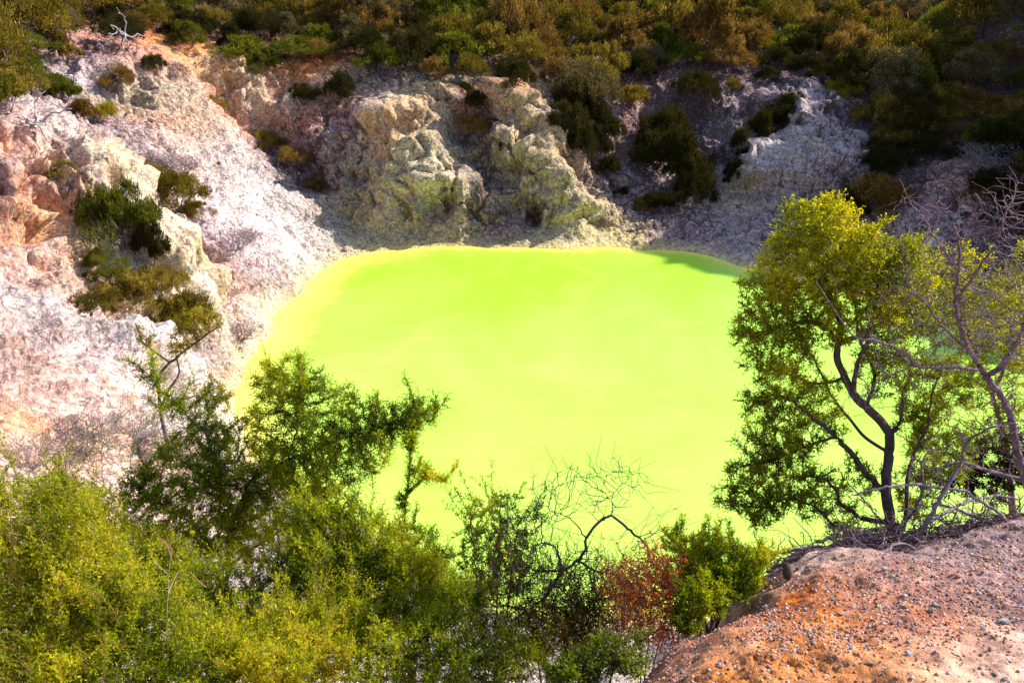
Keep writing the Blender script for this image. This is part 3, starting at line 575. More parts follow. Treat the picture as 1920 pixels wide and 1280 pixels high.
def leaf_mat(name, cols, trans=.45, gloss=.0):
    """cols: dark, mid, bright leaf colour"""
    m, t = newmat(name); L = t.links.new
    v = N(t, 'ShaderNodeAttribute', attribute_name='v').outputs['Fac']; cl = N(t, 'ShaderNodeAttribute', attribute_name='clump').outputs['Fac']
    rmp = N(t, 'ShaderNodeValToRGB'); e = rmp.color_ramp.elements
    e[0].position = 0; e[0].color = (*cols[0], 1); e[1].position = 1; e[1].color = (*cols[-1], 1)
    for k_, cc in enumerate(cols[1:-1]): q = e.new((k_ + 1) / (len(cols) - 1)); q.color = (*cc, 1)
    oi = N(t, 'ShaderNodeObjectInfo').outputs['Random']
    f = mth(t, 'ADD', mth(t, 'MULTIPLY', v, .45), mth(t, 'MULTIPLY', cl, .55)); f = mth(t, 'ADD', f, mth(t, 'MULTIPLY', mth(t, 'SUBTRACT', oi, .5), .25))
    L(f, rmp.inputs[0])
    d = N(t, 'ShaderNodeBsdfDiffuse'); tr = N(t, 'ShaderNodeBsdfTranslucent'); mx = N(t, 'ShaderNodeMixShader'); mx.inputs[0].default_value = trans
    L(rmp.outputs[0], d.inputs[0])
    tc = mixc(t, 1.0, rmp.outputs[0], (1.25, 1.15, .5), 'MULTIPLY'); L(tc, tr.inputs[0])
    L(d.outputs[0], mx.inputs[1]); L(tr.outputs[0], mx.inputs[2])
    o = N(t, 'ShaderNodeOutputMaterial'); L(mx.outputs[0], o.inputs[0]); return m
def bark_mat(name, a, b, scale=30):
    m, t = newmat(name); L = t.links.new
    tc = N(t, 'ShaderNodeTexCoord').outputs['Object']; n = ntex(t, tc, scale, 5, .7, 1); n2 = ntex(t, tc, scale * .2, 3, .6)
    col = mixc(t, rng_(t, n, .35, .68), a, b); col = mixc(t, rng_(t, n2, .45, .7, 0, .5), col, tuple(min(1, x * 1.5) for x in b))
    d = N(t, 'ShaderNodeBsdfPrincipled'); L(col, d.inputs['Base Color']); d.inputs['Roughness'].default_value = .85; d.inputs['Specular IOR Level'].default_value = .2
    bp = N(t, 'ShaderNodeBump'); bp.inputs['Strength'].default_value = .8; bp.inputs['Distance'].default_value = .006; L(n, bp.inputs['Height']); L(bp.outputs[0], d.inputs['Normal'])
    o = N(t, 'ShaderNodeOutputMaterial'); L(d.outputs[0], o.inputs[0]); return m
G_OLIVE = leaf_mat('olive_scrub_leaves', [(.03, .028, .006), (.10, .078, .014), (.27, .195, .035), (.46, .33, .07)], .35)
G_BROWN = leaf_mat('brown_scrub_leaves', [(.045, .030, .010), (.13, .075, .020), (.30, .18, .055), (.50, .31, .11)], .35)
G_GREEN = leaf_mat('green_scrub_leaves', [(.025, .032, .006), (.07, .085, .012), (.16, .165, .02), (.27, .26, .04)], .4)
G_GREY = leaf_mat('grey_green_scrub_leaves', [(.035, .035, .015), (.10, .085, .04), (.20, .155, .08), (.30, .22, .13)], .35)
G_YEL = leaf_mat('yellow_scrub_leaves', [(.07, .065, .008), (.20, .17, .015), (.38, .30, .025), (.50, .40, .05)], .4)
G_DARK = leaf_mat('dark_scrub_leaves', [(.012, .014, .005), (.028, .030, .008), (.055, .045, .015), (.09, .06, .025)], .3)
G_MANUKA = leaf_mat('bright_shrub_leaves', [(.035, .055, .004), (.18, .25, .006), (.44, .49, .012), (.70, .60, .025)], .5)
G_TREE = leaf_mat('gold_green_tree_leaves', [(.06, .085, .004), (.19, .24, .008), (.44, .45, .014), (.78, .60, .02)], .55)
G_FRESH = leaf_mat('fresh_green_leaves', [(.06, .09, .005), (.17, .23, .008), (.30, .38, .014), (.42, .46, .03)], .5)
G_RED = leaf_mat('orange_dead_leaves', [(.65, .11, .02), (.85, .20, .035), (.90, .33, .07)], .4)
B_DARK = bark_mat('dark_bark', (.035, .022, .020), (.11, .075, .07)); B_GREY = bark_mat('weathered_grey_wood', (.09, .06, .07), (.36, .28, .31))
B_BROWN = bark_mat('brown_twigs', (.06, .035, .03), (.16, .10, .08)); B_LILAC = bark_mat('purple_grey_dead_wood', (.045, .026, .034), (.24, .16, .19)); B_PURP = bark_mat('purplish_brown_wood', (.06, .035, .04), (.23, .15, .16)); B_PALE = bark_mat('pale_dry_stalk', (.32, .24, .20), (.60, .48, .40)); B_TAN = bark_mat('reddish_shoots', (.20, .08, .03), (.40, .20, .08))

# ---- scrub on the far slopes: a few grown prototypes, copied
def scrub_proto(seed, w, h, n, ls, nb=13, flat=.8):
    g = np.random.default_rng(seed); cs = []; rs = []
    for i in range(nb):
        a = g.random() * 6.283; rad = w * .5 * math.sqrt(g.random()) * .78; zz = h * (.16 + .62 * (1 - (rad / (w * .5)) ** 1.6) * (.6 + .5 * g.random()))
        cs.append((rad * math.cos(a), rad * math.sin(a), max(min(zz, h * .86), h * .2))); rs.append(w * (.13 + .12 * g.random()))
    cs = np.array(cs); rs = np.array(rs)
    # sub-clumps over every clump
    m = 14; sc_ = np.repeat(cs, m, 0); sr = np.repeat(rs, m); dv = unit(g.normal(size=(len(sc_), 3))); dv[:, 2] = np.abs(dv[:, 2]) * .8 - .15
    sc_ = sc_ + dv * sr[:, None] * .8; sr = sr * g.uniform(.22, .45, len(sr)); cv = np.clip(g.normal(.45, .28, len(sc_)) + .25 * (np.repeat(g.random(nb), m) - .5), 0, 1)
    j = g.integers(0, len(sc_), n); dv = unit(g.normal(size=(n, 3))); rr_ = sr[j] * g.random(n) ** .55
    Pp = sc_[j] + dv * rr_[:, None] * np.array([.85, .85, 1.5]); Pp[:, 2] = np.maximum(Pp[:, 2], .02 * h)
    D = unit(dv * .7 + unit(sc_[j] - np.array([0, 0, h * .15])) * .6 + np.array([0, 0, .9]) + g.normal(0, .4, (n, 3)))
    V, Fv = leaves(Pp, D, ls * g.uniform(.6, 1.3, n), ls * .30 * g.uniform(.7, 1.2, n), g)
    v = np.repeat(np.clip(g.random(n), 0, 1), 4); cl = np.repeat(cv[j], 4)
    fol = mesh('foliage', V, Fv, False, {'v': v, 'clump': cl})
    pos = [np.zeros(3)]; par = [-1]
    for s in range(5):
        a = g.random() * 6.283; pos.append(np.array([.12 * math.cos(a), .12 * math.sin(a), .15 * h])); par.append(0)
    Pn, pr = colonize(pos, par, np.concatenate([cs, sc_[::3]]), h * .09, w, h * .09, 40, g, .3, 0, 400)
    Pn, pr = order(Pn, pr); r = radii(pr, .010, 2.2, .06 * h / 3)
    tv, tf = tubes(Pn, pr, r, 4)
    return fol, mesh('stems', tv, tf, True)
PROTO = []
for i_, (w_, h_, n_, ls_) in enumerate([(3.6, 2.7, 13000, .14), (3.0, 3.0, 11000, .12), (4.2, 2.9, 15000, .14), (2.6, 2.0, 9000, .12), (3.4, 3.4, 13000, .13), (3.0, 1.9, 10000, .12)]):
    PROTO.append((w_, h_) + scrub_proto(100 + i_, w_, h_, n_, ls_, 15 if i_ != 3 else 9))
_cache = {}
def scrub_src(i, mat):
    key = (i, mat.name)
    if key not in _cache:
        fol = PROTO[i][2].copy(); fol.materials.append(mat); st = PROTO[i][3]
        if not st.materials: st.materials.append(B_PURP)
        root = empty('shrub'); f = link('foliage', fol, None, root); s = link('stems', st, None, root)
        _cache[key] = [root, False]
    return _cache[key]
def scrub(i, mat, loc, w, h, rz, label, group=None, cat='shrub', name='shrub', tilt=0.):
    e = scrub_src(i, mat)
    if e[1]: o = copy_tree(e[0])
    else: o = e[0]; e[1] = True
    o.name = name
    sx = w / PROTO[i][0]; sz = h / PROTO[i][1]
    o.location = loc; o.rotation_euler = (tilt, 0, rz); o.scale = (sx, sx, sz)
    for kx in ('group',):
        if kx in o: del o[kx]
    return tag(o, label, cat, group)
RIM_PX = [(-900, 90), (-300, 110), (-100, 150), (0, 195), (60, 175), (125, 125), (170, 85), (260, 75), (350, 95), (400, 90), (520, 112), (640, 112), (720, 135), (800, 150), (850, 180), (900, 185), (925, 150), (990, 190), (1050, 250), (1100, 300), (1140, 250), (1170, 170), (1290, 130), (1330, 175), (1400, 165), (1540, 160), (1600, 210), (1640, 300), (1700, 290), (1760, 260), (1830, 250), (1870, 320), (1920, 330), (2100, 340), (2600, 340)]
RX, RYp = np.array(RIM_PX).T
def place_scrub():
    g = np.random.default_rng(7); cand = g.uniform([-75, 34], [75, 112], (26000, 2)); acc = []
    z = base_z(cand); px, py, dep = proj(np.stack([cand[:, 0], cand[:, 1], z], 1))
    rim = np.interp(px, RX, RYp)
    ok = (py < rim + 6) & (px > -330) & (px < 2280) & (py > -150) & (dep > 10) & (z > 3)
    cand, z, px, py = cand[ok], z[ok], px[ok], py[ok]
    zones = [(-999, 60, 'above the white bluff'), (60, 260, 'above the long scree slope'), (260, 420, 'beside the scree crest'), (420, 640, 'above the orange bluff'), (640, 840, 'above the jutting pale rock'), (840, 1010, 'above the centre cliff tip'), (1010, 1160, 'above the head of the gully'), (1160, 1330, 'above the rusty patch'),
             (1330, 1500, 'above the mauve scree'), (1500, 1640, 'above the grey outcrop'), (1640, 1780, 'right of the grey outcrop'), (1780, 9999, 'towards the right edge')]
    taken = np.zeros((0, 3)); out = []
    for c_, zz, x, y in zip(cand, z, px, py):
        gap = 2.2 if y > 30 else 2.9
        if y < -20: gap = 4.2
        if len(out) and (np.hypot(taken[:, 0] - c_[0], taken[:, 1] - c_[1]) < gap).any(): continue
        taken = np.concatenate([taken, [[c_[0], c_[1], 0]]]); out.append((c_, zz, x, y))
    out.sort(key=lambda q: -q[3]); out = out[:292]
    for c_, zz, x, y in out:
        left = x < 130; u = g.random(); near_rim = y > np.interp(x, RX, RYp) - 45
        if left: mt, kd = (G_GREEN, 'green') if u < .55 else ((G_YEL, 'yellow green') if u < .62 else (G_OLIVE, 'olive'))
        elif x > 1500 and y < 60: mt, kd = (G_GREY, 'grey green') if u < .35 else ((G_OLIVE, 'olive') if u < .6 else ((G_BROWN, 'brown') if u < .8 else (G_GREEN, 'green')))
        else: mt, kd = (G_OLIVE, 'olive') if u < .42 else ((G_BROWN, 'brown') if u < .68 else ((G_GREY, 'grey green') if u < .84 else (G_GREEN, 'green')))
        if near_rim and not left and g.random() < .45: mt, kd = G_DARK, 'dark'
        zn = [t for a, b, t in zones if x < b][0]
        row = 'along the crater rim' if near_rim else ('amid the scrub' if y > 50 else ('high in the scrub' if y > 0 else 'at the top of the view'))
        w = g.uniform(2.8, 6.2) * (1.0 if not near_rim else .7); h = w * g.uniform(.5, 1.0)
        sz = 'small' if w < 3.9 else ('large' if w > 4.8 else 'bushy')
        lab = f'{sz} {kd} shrub {row} {zn}'
        scrub(int(g.integers(0, 6)), mt, (c_[0], c_[1], zz - .25), w, h, g.random() * 6.28, lab, lab.replace(' shrub ', ' shrubs '))
place_scrub()
def undergrowth():
    g = np.random.default_rng(77); fq = quads[is_hill]; q = P[fq[:, 0]]; px, py, dep = proj(q); m = (px > -250) & (px < 2200) & (py > -120) & (dep > 20) & (q[:, 1] > 30); q = q[m]
    ar = np.linalg.norm(np.cross(P[fq[m, 1]] - q, P[fq[m, 3]] - q), axis=1); n = 150000; j = g.choice(len(q), n, p=ar / ar.sum()); b = q[j] + g.normal(0, .2, (n, 3)) * np.array([1, 1, 0]); t = ss(-.15, .3, fbm(b * .6, 3, 55)); b[:, 2] += g.random(n) * (.15 + .6 * t)
    V, Fq = leaves(b, unit(g.normal(size=(n, 3)) * .6 + np.array([0, 0, 1.])), .16 * g.uniform(.6, 1.3, n), .05, g)
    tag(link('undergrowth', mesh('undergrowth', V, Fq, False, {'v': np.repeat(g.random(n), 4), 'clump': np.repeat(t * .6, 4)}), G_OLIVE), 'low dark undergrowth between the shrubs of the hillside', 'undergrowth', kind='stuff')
undergrowth()
# ------------------------------------------------------------------ near plants, grown along drawn limbs into drawn crowns
def depth_of(px, py, Y): return proj(PY(px, py, Y))[2]
def path_nodes(pos, par, rad, pts, r0, r1, step, attach=True):
    Q = np.array([PY(*p) if isinstance(p, tuple) else p for p in pts]); seg = np.linalg.norm(np.diff(Q, axis=0), axis=1); t = np.concatenate([[0], np.cumsum(seg)])
    n = max(2, int(t[-1] / step)); s = np.linspace(0, t[-1], n + 1); X_ = np.stack([np.interp(s, t, Q[:, i]) for i in range(3)], 1)
    for _ in range(2): X_[1:-1] = .5 * X_[1:-1] + .25 * (X_[:-2] + X_[2:])
    if pos and attach:
        d_ = np.linalg.norm(np.array(pos) - X_[0], axis=1); last = int(d_.argmin()); X_ = X_[1:]; rr_ = np.linspace(r0, r1, len(X_))
    else: last = -1; rr_ = np.linspace(r0, r1, len(X_))
    for x, r_ in zip(X_, rr_): pos.append(x); par.append(last); rad.append(r_); last = len(pos) - 1
def grow(paths, blobs, n_attr, step, seed, jit=.3, up=.05, infl=None, kill=None, maxn=3500, tip=.0022, zflat=1., expo=2.3, ground=True):
    """paths: (points, r0, r1); blobs: (px, py, Y, radius in px, weight). returns nodes, parents, radii (world)"""
    g = np.random.default_rng(seed); pos, par, rad = [], [], []
    for pts, r0, r1 in paths: path_nodes(pos, par, rad, pts, r0, r1, step)
    B = []; wts = []
    for b in blobs:
        cpt = PY(*b[:3]); rm = b[3] * depth_of(*b[:3]) / F; w = b[4] if len(b) > 4 else 1.; B.append((cpt, rm)); wts.append(w * b[3] ** 2)
    wts = np.array(wts) / sum(wts); j = g.choice(len(B), n_attr, p=wts)
    cen = np.array([b[0] for b in B])[j]; rm = np.array([b[1] for b in B])[j]
    dv = unit(g.normal(size=(n_attr, 3))); A = cen + dv * (rm * g.random(n_attr) ** .4)[:, None] * np.array([1, 1.0, zflat])
    n0 = len(pos); infl = infl or step * 12; kill = kill or step * 1.6
    pos, par = colonize(pos, par, A, step, infl, kill, 140, g, jit, up, maxn)
    rad = np.concatenate([rad, np.zeros(len(pos) - n0)])
    idx_ = np.arange(len(pos)); ch = [[] for _ in idx_]
    for i in idx_:
        if par[i] >= 0: ch[par[i]].append(i)
    out = []; st = [i for i in idx_ if par[i] < 0]
    while st: i = st.pop(); out.append(i); st += ch[i]
    new = np.empty(len(pos), int); new[out] = np.arange(len(out))
    pos = pos[out]; rad = rad[out]; par = np.array([new[par[i]] if par[i] >= 0 else -1 for i in out])
    pos = relax(pos, par, 2); r = radii(par, tip, expo); r = np.maximum(r * .8, rad)
    m = rad > 0; r[m] = rad[m]
    for i in range(1, len(r)):
        if par[i] >= 0: r[i] = min(r[i], r[par[i]] * 1.0)
    return pos, par, r, g
def add_shoots(pos, par, r, g, frac, ln, seg=5, up=1.0, spread=.5, thick=.002, sel=None):
    """long straight young shoots at some tips"""
    has = np.zeros(len(par), bool); has[par[par >= 0]] = True
    cand = np.where(~has)[0] if sel is None else sel
    cand = cand[g.random(len(cand)) < frac]; P_, Q_, R_ = [pos], [par], [r]; n = len(pos)
    for i in cand:
        d = unit(pos[i] - pos[par[i]]) * .7 + np.array([0, 0, up]) + g.normal(0, spread, 3) * .6; d = unit(d); l = ln * g.uniform(.5, 1.3); p = pos[i].copy(); last = i
        bend = g.normal(0, .12, 3)
        for s in range(seg):
            d = unit(d + bend * .5); p = p + d * l / seg; P_.append(p[None]); Q_.append([last]); R_.append([thick * (1 - .12 * s)]); last = n; n += 1
    return np.concatenate(P_), np.concatenate(Q_).astype(int), np.concatenate(R_)
def twig_leaves(pos, par, r, g, thresh, k, tl, nl, ll, lw, up=.4, outw=.6, rnd=.6, mask=None, cl_scale=3., twigs=True, lspread=.9, hz=0.):
    i = np.where((r < thresh) & (par >= 0))[0]
    if mask is not None: i = i[mask(pos[i])]
    i = np.repeat(i, k); n = len(i); e = pos[i] - pos[par[i]]; b = pos[par[i]] + e * g.random((n, 1))
    d = unit(unit(e) * outw + g.normal(0, rnd, (n, 3)) + np.array([0, 0, up])); L_ = tl * g.uniform(.5, 1.3, n)
    clv = np.clip(.5 + 1.7 * fbm(b * cl_scale + 5, 3, 17) + g.normal(0, .12, n), 0, 1)
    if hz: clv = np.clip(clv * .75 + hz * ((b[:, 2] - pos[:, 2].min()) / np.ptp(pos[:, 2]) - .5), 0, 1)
    t = (np.arange(nl) + .6) / nl; p = (b[:, None] + d[:, None] * (L_[:, None] * t[None])[..., None]).reshape(-1, 3)
    dd = unit(np.repeat(d, nl, 0) * .7 + g.normal(0, lspread * .6, (n * nl, 3)))
    V, Fq = leaves(p, dd, ll * g.uniform(.6, 1.25, n * nl), lw * g.uniform(.7, 1.2, n * nl), g)
    at = {'v': np.repeat(g.random(n * nl), 4), 'clump': np.repeat(np.repeat(clv, nl), 4)}
    if not twigs: return V, Fq, at, None
    w = np.cross(d, unit(g.normal(size=(n, 3)))); w = unit(w) * .0014; w2 = np.cross(d, w) 
    e2 = b + d * L_[:, None]; tv = np.stack([b + w, b - w * .5 + w2 * .87, b - w * .5 - w2 * .87, e2], 1).reshape(-1, 3); q = np.arange(n)[:, None] * 4
    tf = np.concatenate([q + np.array([[0, 1, 3]]), q + np.array([[1, 2, 3]]), q + np.array([[2, 0, 3]])])
    return V, Fq, at, (tv, tf)
def plant(name, label, cat, base, sk, bark, leafm=None, lv=None, group=None, extra=None, split_trunk=None, partname='branches', lname='leaves'):
    """turns a skeleton into a thing: Empty > trunk, branches, leaves"""
    pos, par, r, g = sk; base = np.array(base); root = empty(name, base); tag(root, label, cat, group)
    L0 = pos - base
    if split_trunk:
        thick = r >= split_trunk
        tv, tf = tubes(L0, par, r, None, split_trunk); link('trunk', mesh('trunk', tv, tf, True), bark, root)
        r2 = np.where(thick, 0, r); vb, fb = tubes_sub(L0, par, r, split_trunk)
    else: vb, fb = tubes(L0, par, r)
    fcs = [fb]; vs = [vb]; nv = len(vb)
    if lv:
        V, Fq, at, tw = twig_leaves(pos, par, r, g, **lv)
        if tw is not None: vs.append(tw[0] - base); fcs.append(tw[1] + nv); nv += len(tw[0])
        link(lname, mesh(lname, V - base, Fq, False, at), leafm, root)
    link(partname, mesh(partname, np.concatenate(vs), fcs, False), bark, root)
    return root
def tubes_sub(pos, par, r, lim):
    rr_ = r.copy(); m = r >= lim
    # keep only thin branches: hide thick ones by making their radius negative
    rr_[m] = -1
    keep = ~m; n = len(par)
    V = []; Fs = []; 
    v, f = tubes_masked(pos, par, r, keep); return v, f
def tubes_masked(pos, par, r, keep):
    p2 = par.copy(); root_like = keep & (par >= 0)
    idx_ = np.where(keep)[0]; need = np.unique(np.concatenate([idx_, par[idx_][par[idx_] >= 0]])); new = -np.ones(len(par), int); new[need] = np.arange(len(need))
    q = np.array([new[par[i]] if (keep[i] and par[i] >= 0) else -1 for i in need]); rr_ = r[need].copy()
    for a, i in enumerate(need):
        if not keep[i]:
            kk = [b for b in range(a + 1, min(a + 1, len(need)))]
    # a thick parent lends its place, not its girth
    for a, i in enumerate(need):
        if q[a] >= 0 and not keep[need[q[a]]]: rr_[q[a]] = min(rr_[q[a]], rr_[a] * 1.3)
    return tubes(pos[need], q, rr_)
def gz(x, y): return float(base_z(np.array([[x, y]]))[0])
def foot(px, py, Y, drop=None):
    p = PY(px, py, Y); return np.array([p[0], p[1], gz(p[0], p[1]) - .05])
def stem_from_ground(px, py, Y, lean=(0, 0)):
    """points from the ground under a sight line up to that point"""
    p = PY(px, py, Y); f = np.array([p[0] + lean[0], p[1] + lean[1], gz(p[0] + lean[0], p[1] + lean[1]) - .08])
    return f, p

MAN = dict(thresh=.006, k=8, tl=.095, nl=7, ll=.021, lw=.0095, up=.5, outw=.6, rnd=.6)
# 1. the tall layered shrub left of the middle
def sh_tall():
    Yt = 6.2; f, p = stem_from_ground(415, 1180, Yt)
    paths = [([f, p, PY(428, 1060, Yt), PY(440, 960, Yt), PY(470, 900, Yt), PY(540, 860, Yt)], .028, .013),
             ([PY(440, 960, Yt), PY(400, 880, Yt - .2), PY(390, 820, Yt - .2), PY(330, 760, Yt), PY(285, 715, Yt)], .013, .004),
             ([PY(540, 860, Yt), PY(560, 800, Yt + .1), PY(553, 740, Yt)], .009, .004), ([PY(540, 860, Yt), PY(620, 830, Yt + .1), PY(720, 800, Yt), PY(790, 778, Yt)], .009, .004),
             ([PY(428, 1060, Yt), PY(500, 1010, Yt + .2), PY(590, 960, Yt + .3)], .012, .005), ([PY(428, 1060, Yt), PY(360, 980, Yt - .2), PY(260, 930, Yt - .3)], .012, .004)]
    bl = [(285, 700, Yt, 32, .8), (330, 760, Yt, 35), (390, 820, Yt, 45), (400, 740, Yt, 28, .5), (545, 715, Yt, 50, 1.5), (500, 720, Yt, 40, 1.2), (600, 730, Yt, 36, 1), (650, 750, Yt, 36, .8), (560, 780, Yt + .1, 55, .6), (480, 800, Yt, 45, .7), (640, 810, Yt, 60, .8), (720, 800, Yt, 48, 1.4), (785, 780, Yt, 40, 1.5), (690, 850, Yt, 50, 1),
          (600, 880, Yt, 70, 1), (510, 880, Yt, 70, 1.1), (420, 900, Yt - .1, 80), (330, 890, Yt - .2, 70), (270, 920, Yt - .3, 50), (560, 960, Yt + .2, 75, .9), (470, 1000, Yt, 80, .7), (380, 990, Yt - .2, 85, .5), (300, 1000, Yt - .3, 60, .5)]
    sk = grow(paths, bl, 2600, .035, 21, .35, .03, maxn=4600)
    sk = (*add_shoots(*sk[:3], sk[3], .18, .17, 5, .9, .5), sk[3])
    return plant('tall_shrub', 'tall layered green shrub with a dark forked stem, one arm reaching over the pool', 'shrub', f, sk, B_DARK, G_MANUKA, dict(MAN, k=6, up=.2, tl=.085))
sh_tall()
# 2. slender sapling over the water
def sh_sap():
    Ys = 5.9; f, p = stem_from_ground(757, 1080, Ys)
    paths = [([f, p, PY(756, 990, Ys), PY(764, 930, Ys), PY(768, 870, Ys), PY(774, 815, Ys)], .010, .003), ([PY(764, 930, Ys), PY(785, 905, Ys), PY(800, 888, Ys)], .004, .002)]
    bl = [(797, 888, Ys, 22, 2), (770, 830, Ys, 22, 1), (750, 940, Ys, 16, .5), (825, 905, Ys, 12, .5), (740, 1000, Ys, 26, .8), (780, 1000, Ys, 20, .5), (760, 1070, Ys, 50, .6)]
    sk = grow(paths, bl, 300, .03, 22, .35, .05, maxn=500)
    sk = (*add_shoots(*sk[:3], sk[3], .12, .22, 5, 1.2, .4), sk[3])
    return plant('sapling', 'slender sapling with a thin bare stem and two leafy tufts against the pool', 'sapling', f, sk, B_BROWN, G_MANUKA, dict(MAN, k=7, tl=.06))
sh_sap()
def bush(name, label, cat, stems, blobs, n_attr, seed, leafm, lv, bark=B_DARK, shoots=(.25, .22, 5, 1.2, .4), step=.035, r0=.014, jit=.35, up=.05, maxn=3500, group=None, lname='leaves'):
    """several stems from the ground, each towards one crown point"""
    paths = []; f0 = None
    for i, (bx, by, bY, tx, ty, tY) in enumerate(stems):
        f, p = stem_from_ground(bx, by, bY)
        if f0 is None: f0 = f
        else: f = f0 + np.array([.03 * math.cos(i * 2.1), .03 * math.sin(i * 2.1), 0])
        t = PY(tx, ty, tY); mid = f * .5 + t * .5 + np.array([0, 0, .08 * np.linalg.norm(t - f)])
        paths.append(([f, f * .75 + mid * .25 + np.array([0, 0, .02]), mid, t], r0, r0 * .3))
    sk = grow(paths, blobs, n_attr, step, seed, jit, up, maxn=maxn)
    if shoots: sk = (*add_shoots(*sk[:3], sk[3], *shoots), sk[3])
    return plant(name, label, cat, f0, sk, bark, leafm, lv, group, lname=lname)
MF = dict(MAN, k=4, ll=.024, lw=.009)
# 3. bottom left corner, closest
bush('shrub', 'yellow green shrub with long reddish upright shoots filling the bottom left corner', 'shrub', [(130, 1300, 4.3, 60, 1050, 4.3), (130, 1300, 4.3, 200, 1060, 4.4), (130, 1300, 4.3, 120, 960, 4.5)],
     [(40, 1050, 4.3, 90), (120, 1010, 4.4, 80), (40, 1180, 4.1, 110), (150, 1150, 4.2, 110), (220, 1110, 4.4, 70), (100, 1260, 3.9, 110), (0, 960, 4.5, 60, .7), (90, 950, 4.5, 40, .5)], 2200, 31, G_MANUKA, MF, B_TAN, (.6, .34, 6, 1.8, .2))
bush('shrub', 'bushy green shrub with a pale straight dead stalk, second from the bottom left corner', 'shrub', [(300, 1330, 4.4, 240, 1150, 4.5), (300, 1330, 4.4, 340, 1180, 4.4), (300, 1330, 4.4, 300, 1220, 4.2)],
     [(250, 1180, 4.5, 80), (330, 1190, 4.5, 80), (250, 1270, 4.1, 80), (380, 1260, 4.1, 80, .8), (430, 1230, 4.3, 60, .5), (210, 1230, 4.2, 60)], 1500, 32, G_MANUKA, MF, B_DARK, (.5, .30, 5, 1.6, .25))
bush('shrub', 'shrub at the bottom edge with orange brown shoots, below the gap of white rock', 'shrub', [(520, 1340, 4.3, 480, 1200, 4.4), (520, 1340, 4.3, 580, 1180, 4.5), (520, 1340, 4.3, 540, 1230, 4.2)],
     [(480, 1220, 4.4, 60, .7), (560, 1200, 4.5, 75), (520, 1260, 4.1, 80), (610, 1240, 4.3, 70), (440, 1280, 4.1, 50), (640, 1180, 4.6, 55)], 1500, 33, G_MANUKA, MF, B_TAN, (.5, .30, 5, 1.5, .3))
bush('shrub', 'dense rounded green shrub in front of the near white rock', 'shrub', [(680, 1260, 5.0, 640, 1060, 5.2), (680, 1260, 5.0, 740, 1080, 5.2), (680, 1260, 5.0, 690, 1000, 5.3)],
     [(600, 1020, 5.4, 70), (660, 1000, 5.5, 60), (700, 1050, 5.3, 70), (620, 1100, 5.2, 80), (740, 1100, 5.1, 70), (680, 1150, 5.0, 80), (600, 1160, 5.0, 60), (780, 1150, 4.9, 60), (790, 1060, 5.2, 45, .6), (630, 960, 5.5, 30, .6)], 2600, 34, G_MANUKA, dict(MF, k=5), B_DARK, (.4, .26, 5, 1.4, .35), maxn=4500)
bush('shrub', 'small leaved green shrub over a dark hollow at the middle of the bottom edge', 'shrub', [(800, 1340, 4.3, 760, 1220, 4.4), (800, 1340, 4.3, 860, 1220, 4.3), (800, 1340, 4.3, 800, 1180, 4.5)],
     [(730, 1240, 4.3, 75), (800, 1210, 4.4, 70), (880, 1200, 4.4, 70, .8), (850, 1270, 4.1, 70), (700, 1280, 4.1, 60), (930, 1260, 4.1, 60, .8), (980, 1240, 4.2, 50, .7)], 1900, 35, G_MANUKA, MF, B_DARK, (.2, .2, 5, 1.3, .4))
bush('shrub', 'yellow green shrub standing between the bottom corner shrubs and the tall dark stem', 'shrub', [(400, 1300, 5.0, 400, 1120, 5.1), (400, 1300, 5.0, 480, 1120, 5.1)],
     [(370, 1110, 5.2, 70), (450, 1130, 5.1, 75), (530, 1090, 5.2, 60), (420, 1190, 4.9, 70), (320, 1060, 5.3, 50)], 1500, 44, G_MANUKA, MF, B_DARK, (.2, .2, 5, 1.3, .4))
bush('shrub', 'shaded green shrub low between the tall shrub and the corner shrub', 'shrub', [(230, 1130, 5.4, 200, 980, 5.5), (230, 1130, 5.4, 270, 1020, 5.4)],
     [(180, 970, 5.6, 60, .8), (240, 1020, 5.5, 60), (110, 930, 5.7, 50, .7), (300, 1080, 5.4, 70, .8), (180, 1060, 5.3, 60)], 1100, 36, G_MANUKA, MF, B_DARK, (.3, .25, 5, 1.3, .3))
bush('shrub', 'low shrub with fresh green leaves at the edge of the bare bank, bottom edge', 'shrub', [(1120, 1330, 3.7, 1100, 1250, 3.75), (1120, 1330, 3.7, 1160, 1240, 3.75)],
     [(1100, 1250, 3.75, 40), (1150, 1230, 3.8, 40), (1190, 1245, 3.75, 30), (1060, 1270, 3.7, 40), (1200, 1195, 3.9, 22, .5)], 700, 37, G_FRESH, dict(MF, ll=.02, lw=.010), B_DARK, (.15, .1, 4, 1.0, .4), step=.028)
bush('shrub', 'low rounded yellow green shrub at the edge of the bank left of the pine cone', 'shrub', [(1350, 1110, 4.5, 1330, 1050, 4.6), (1350, 1110, 4.5, 1400, 1050, 4.6), (1350, 1110, 4.5, 1290, 1040, 4.7)],
     [(1300, 1050, 4.7, 45), (1350, 1055, 4.6, 50), (1405, 1060, 4.6, 42), (1270, 1080, 4.6, 40), (1330, 1095, 4.5, 45), (1400, 1095, 4.5, 30), (1265, 1020, 4.8, 30, .6), (1440, 1045, 4.7, 18, .5)], 1600, 38, G_MANUKA, dict(MF, tl=.05, k=6, ll=.017, lw=.008), B_DARK, (.45, .13, 4, 1.5, .3), step=.028)
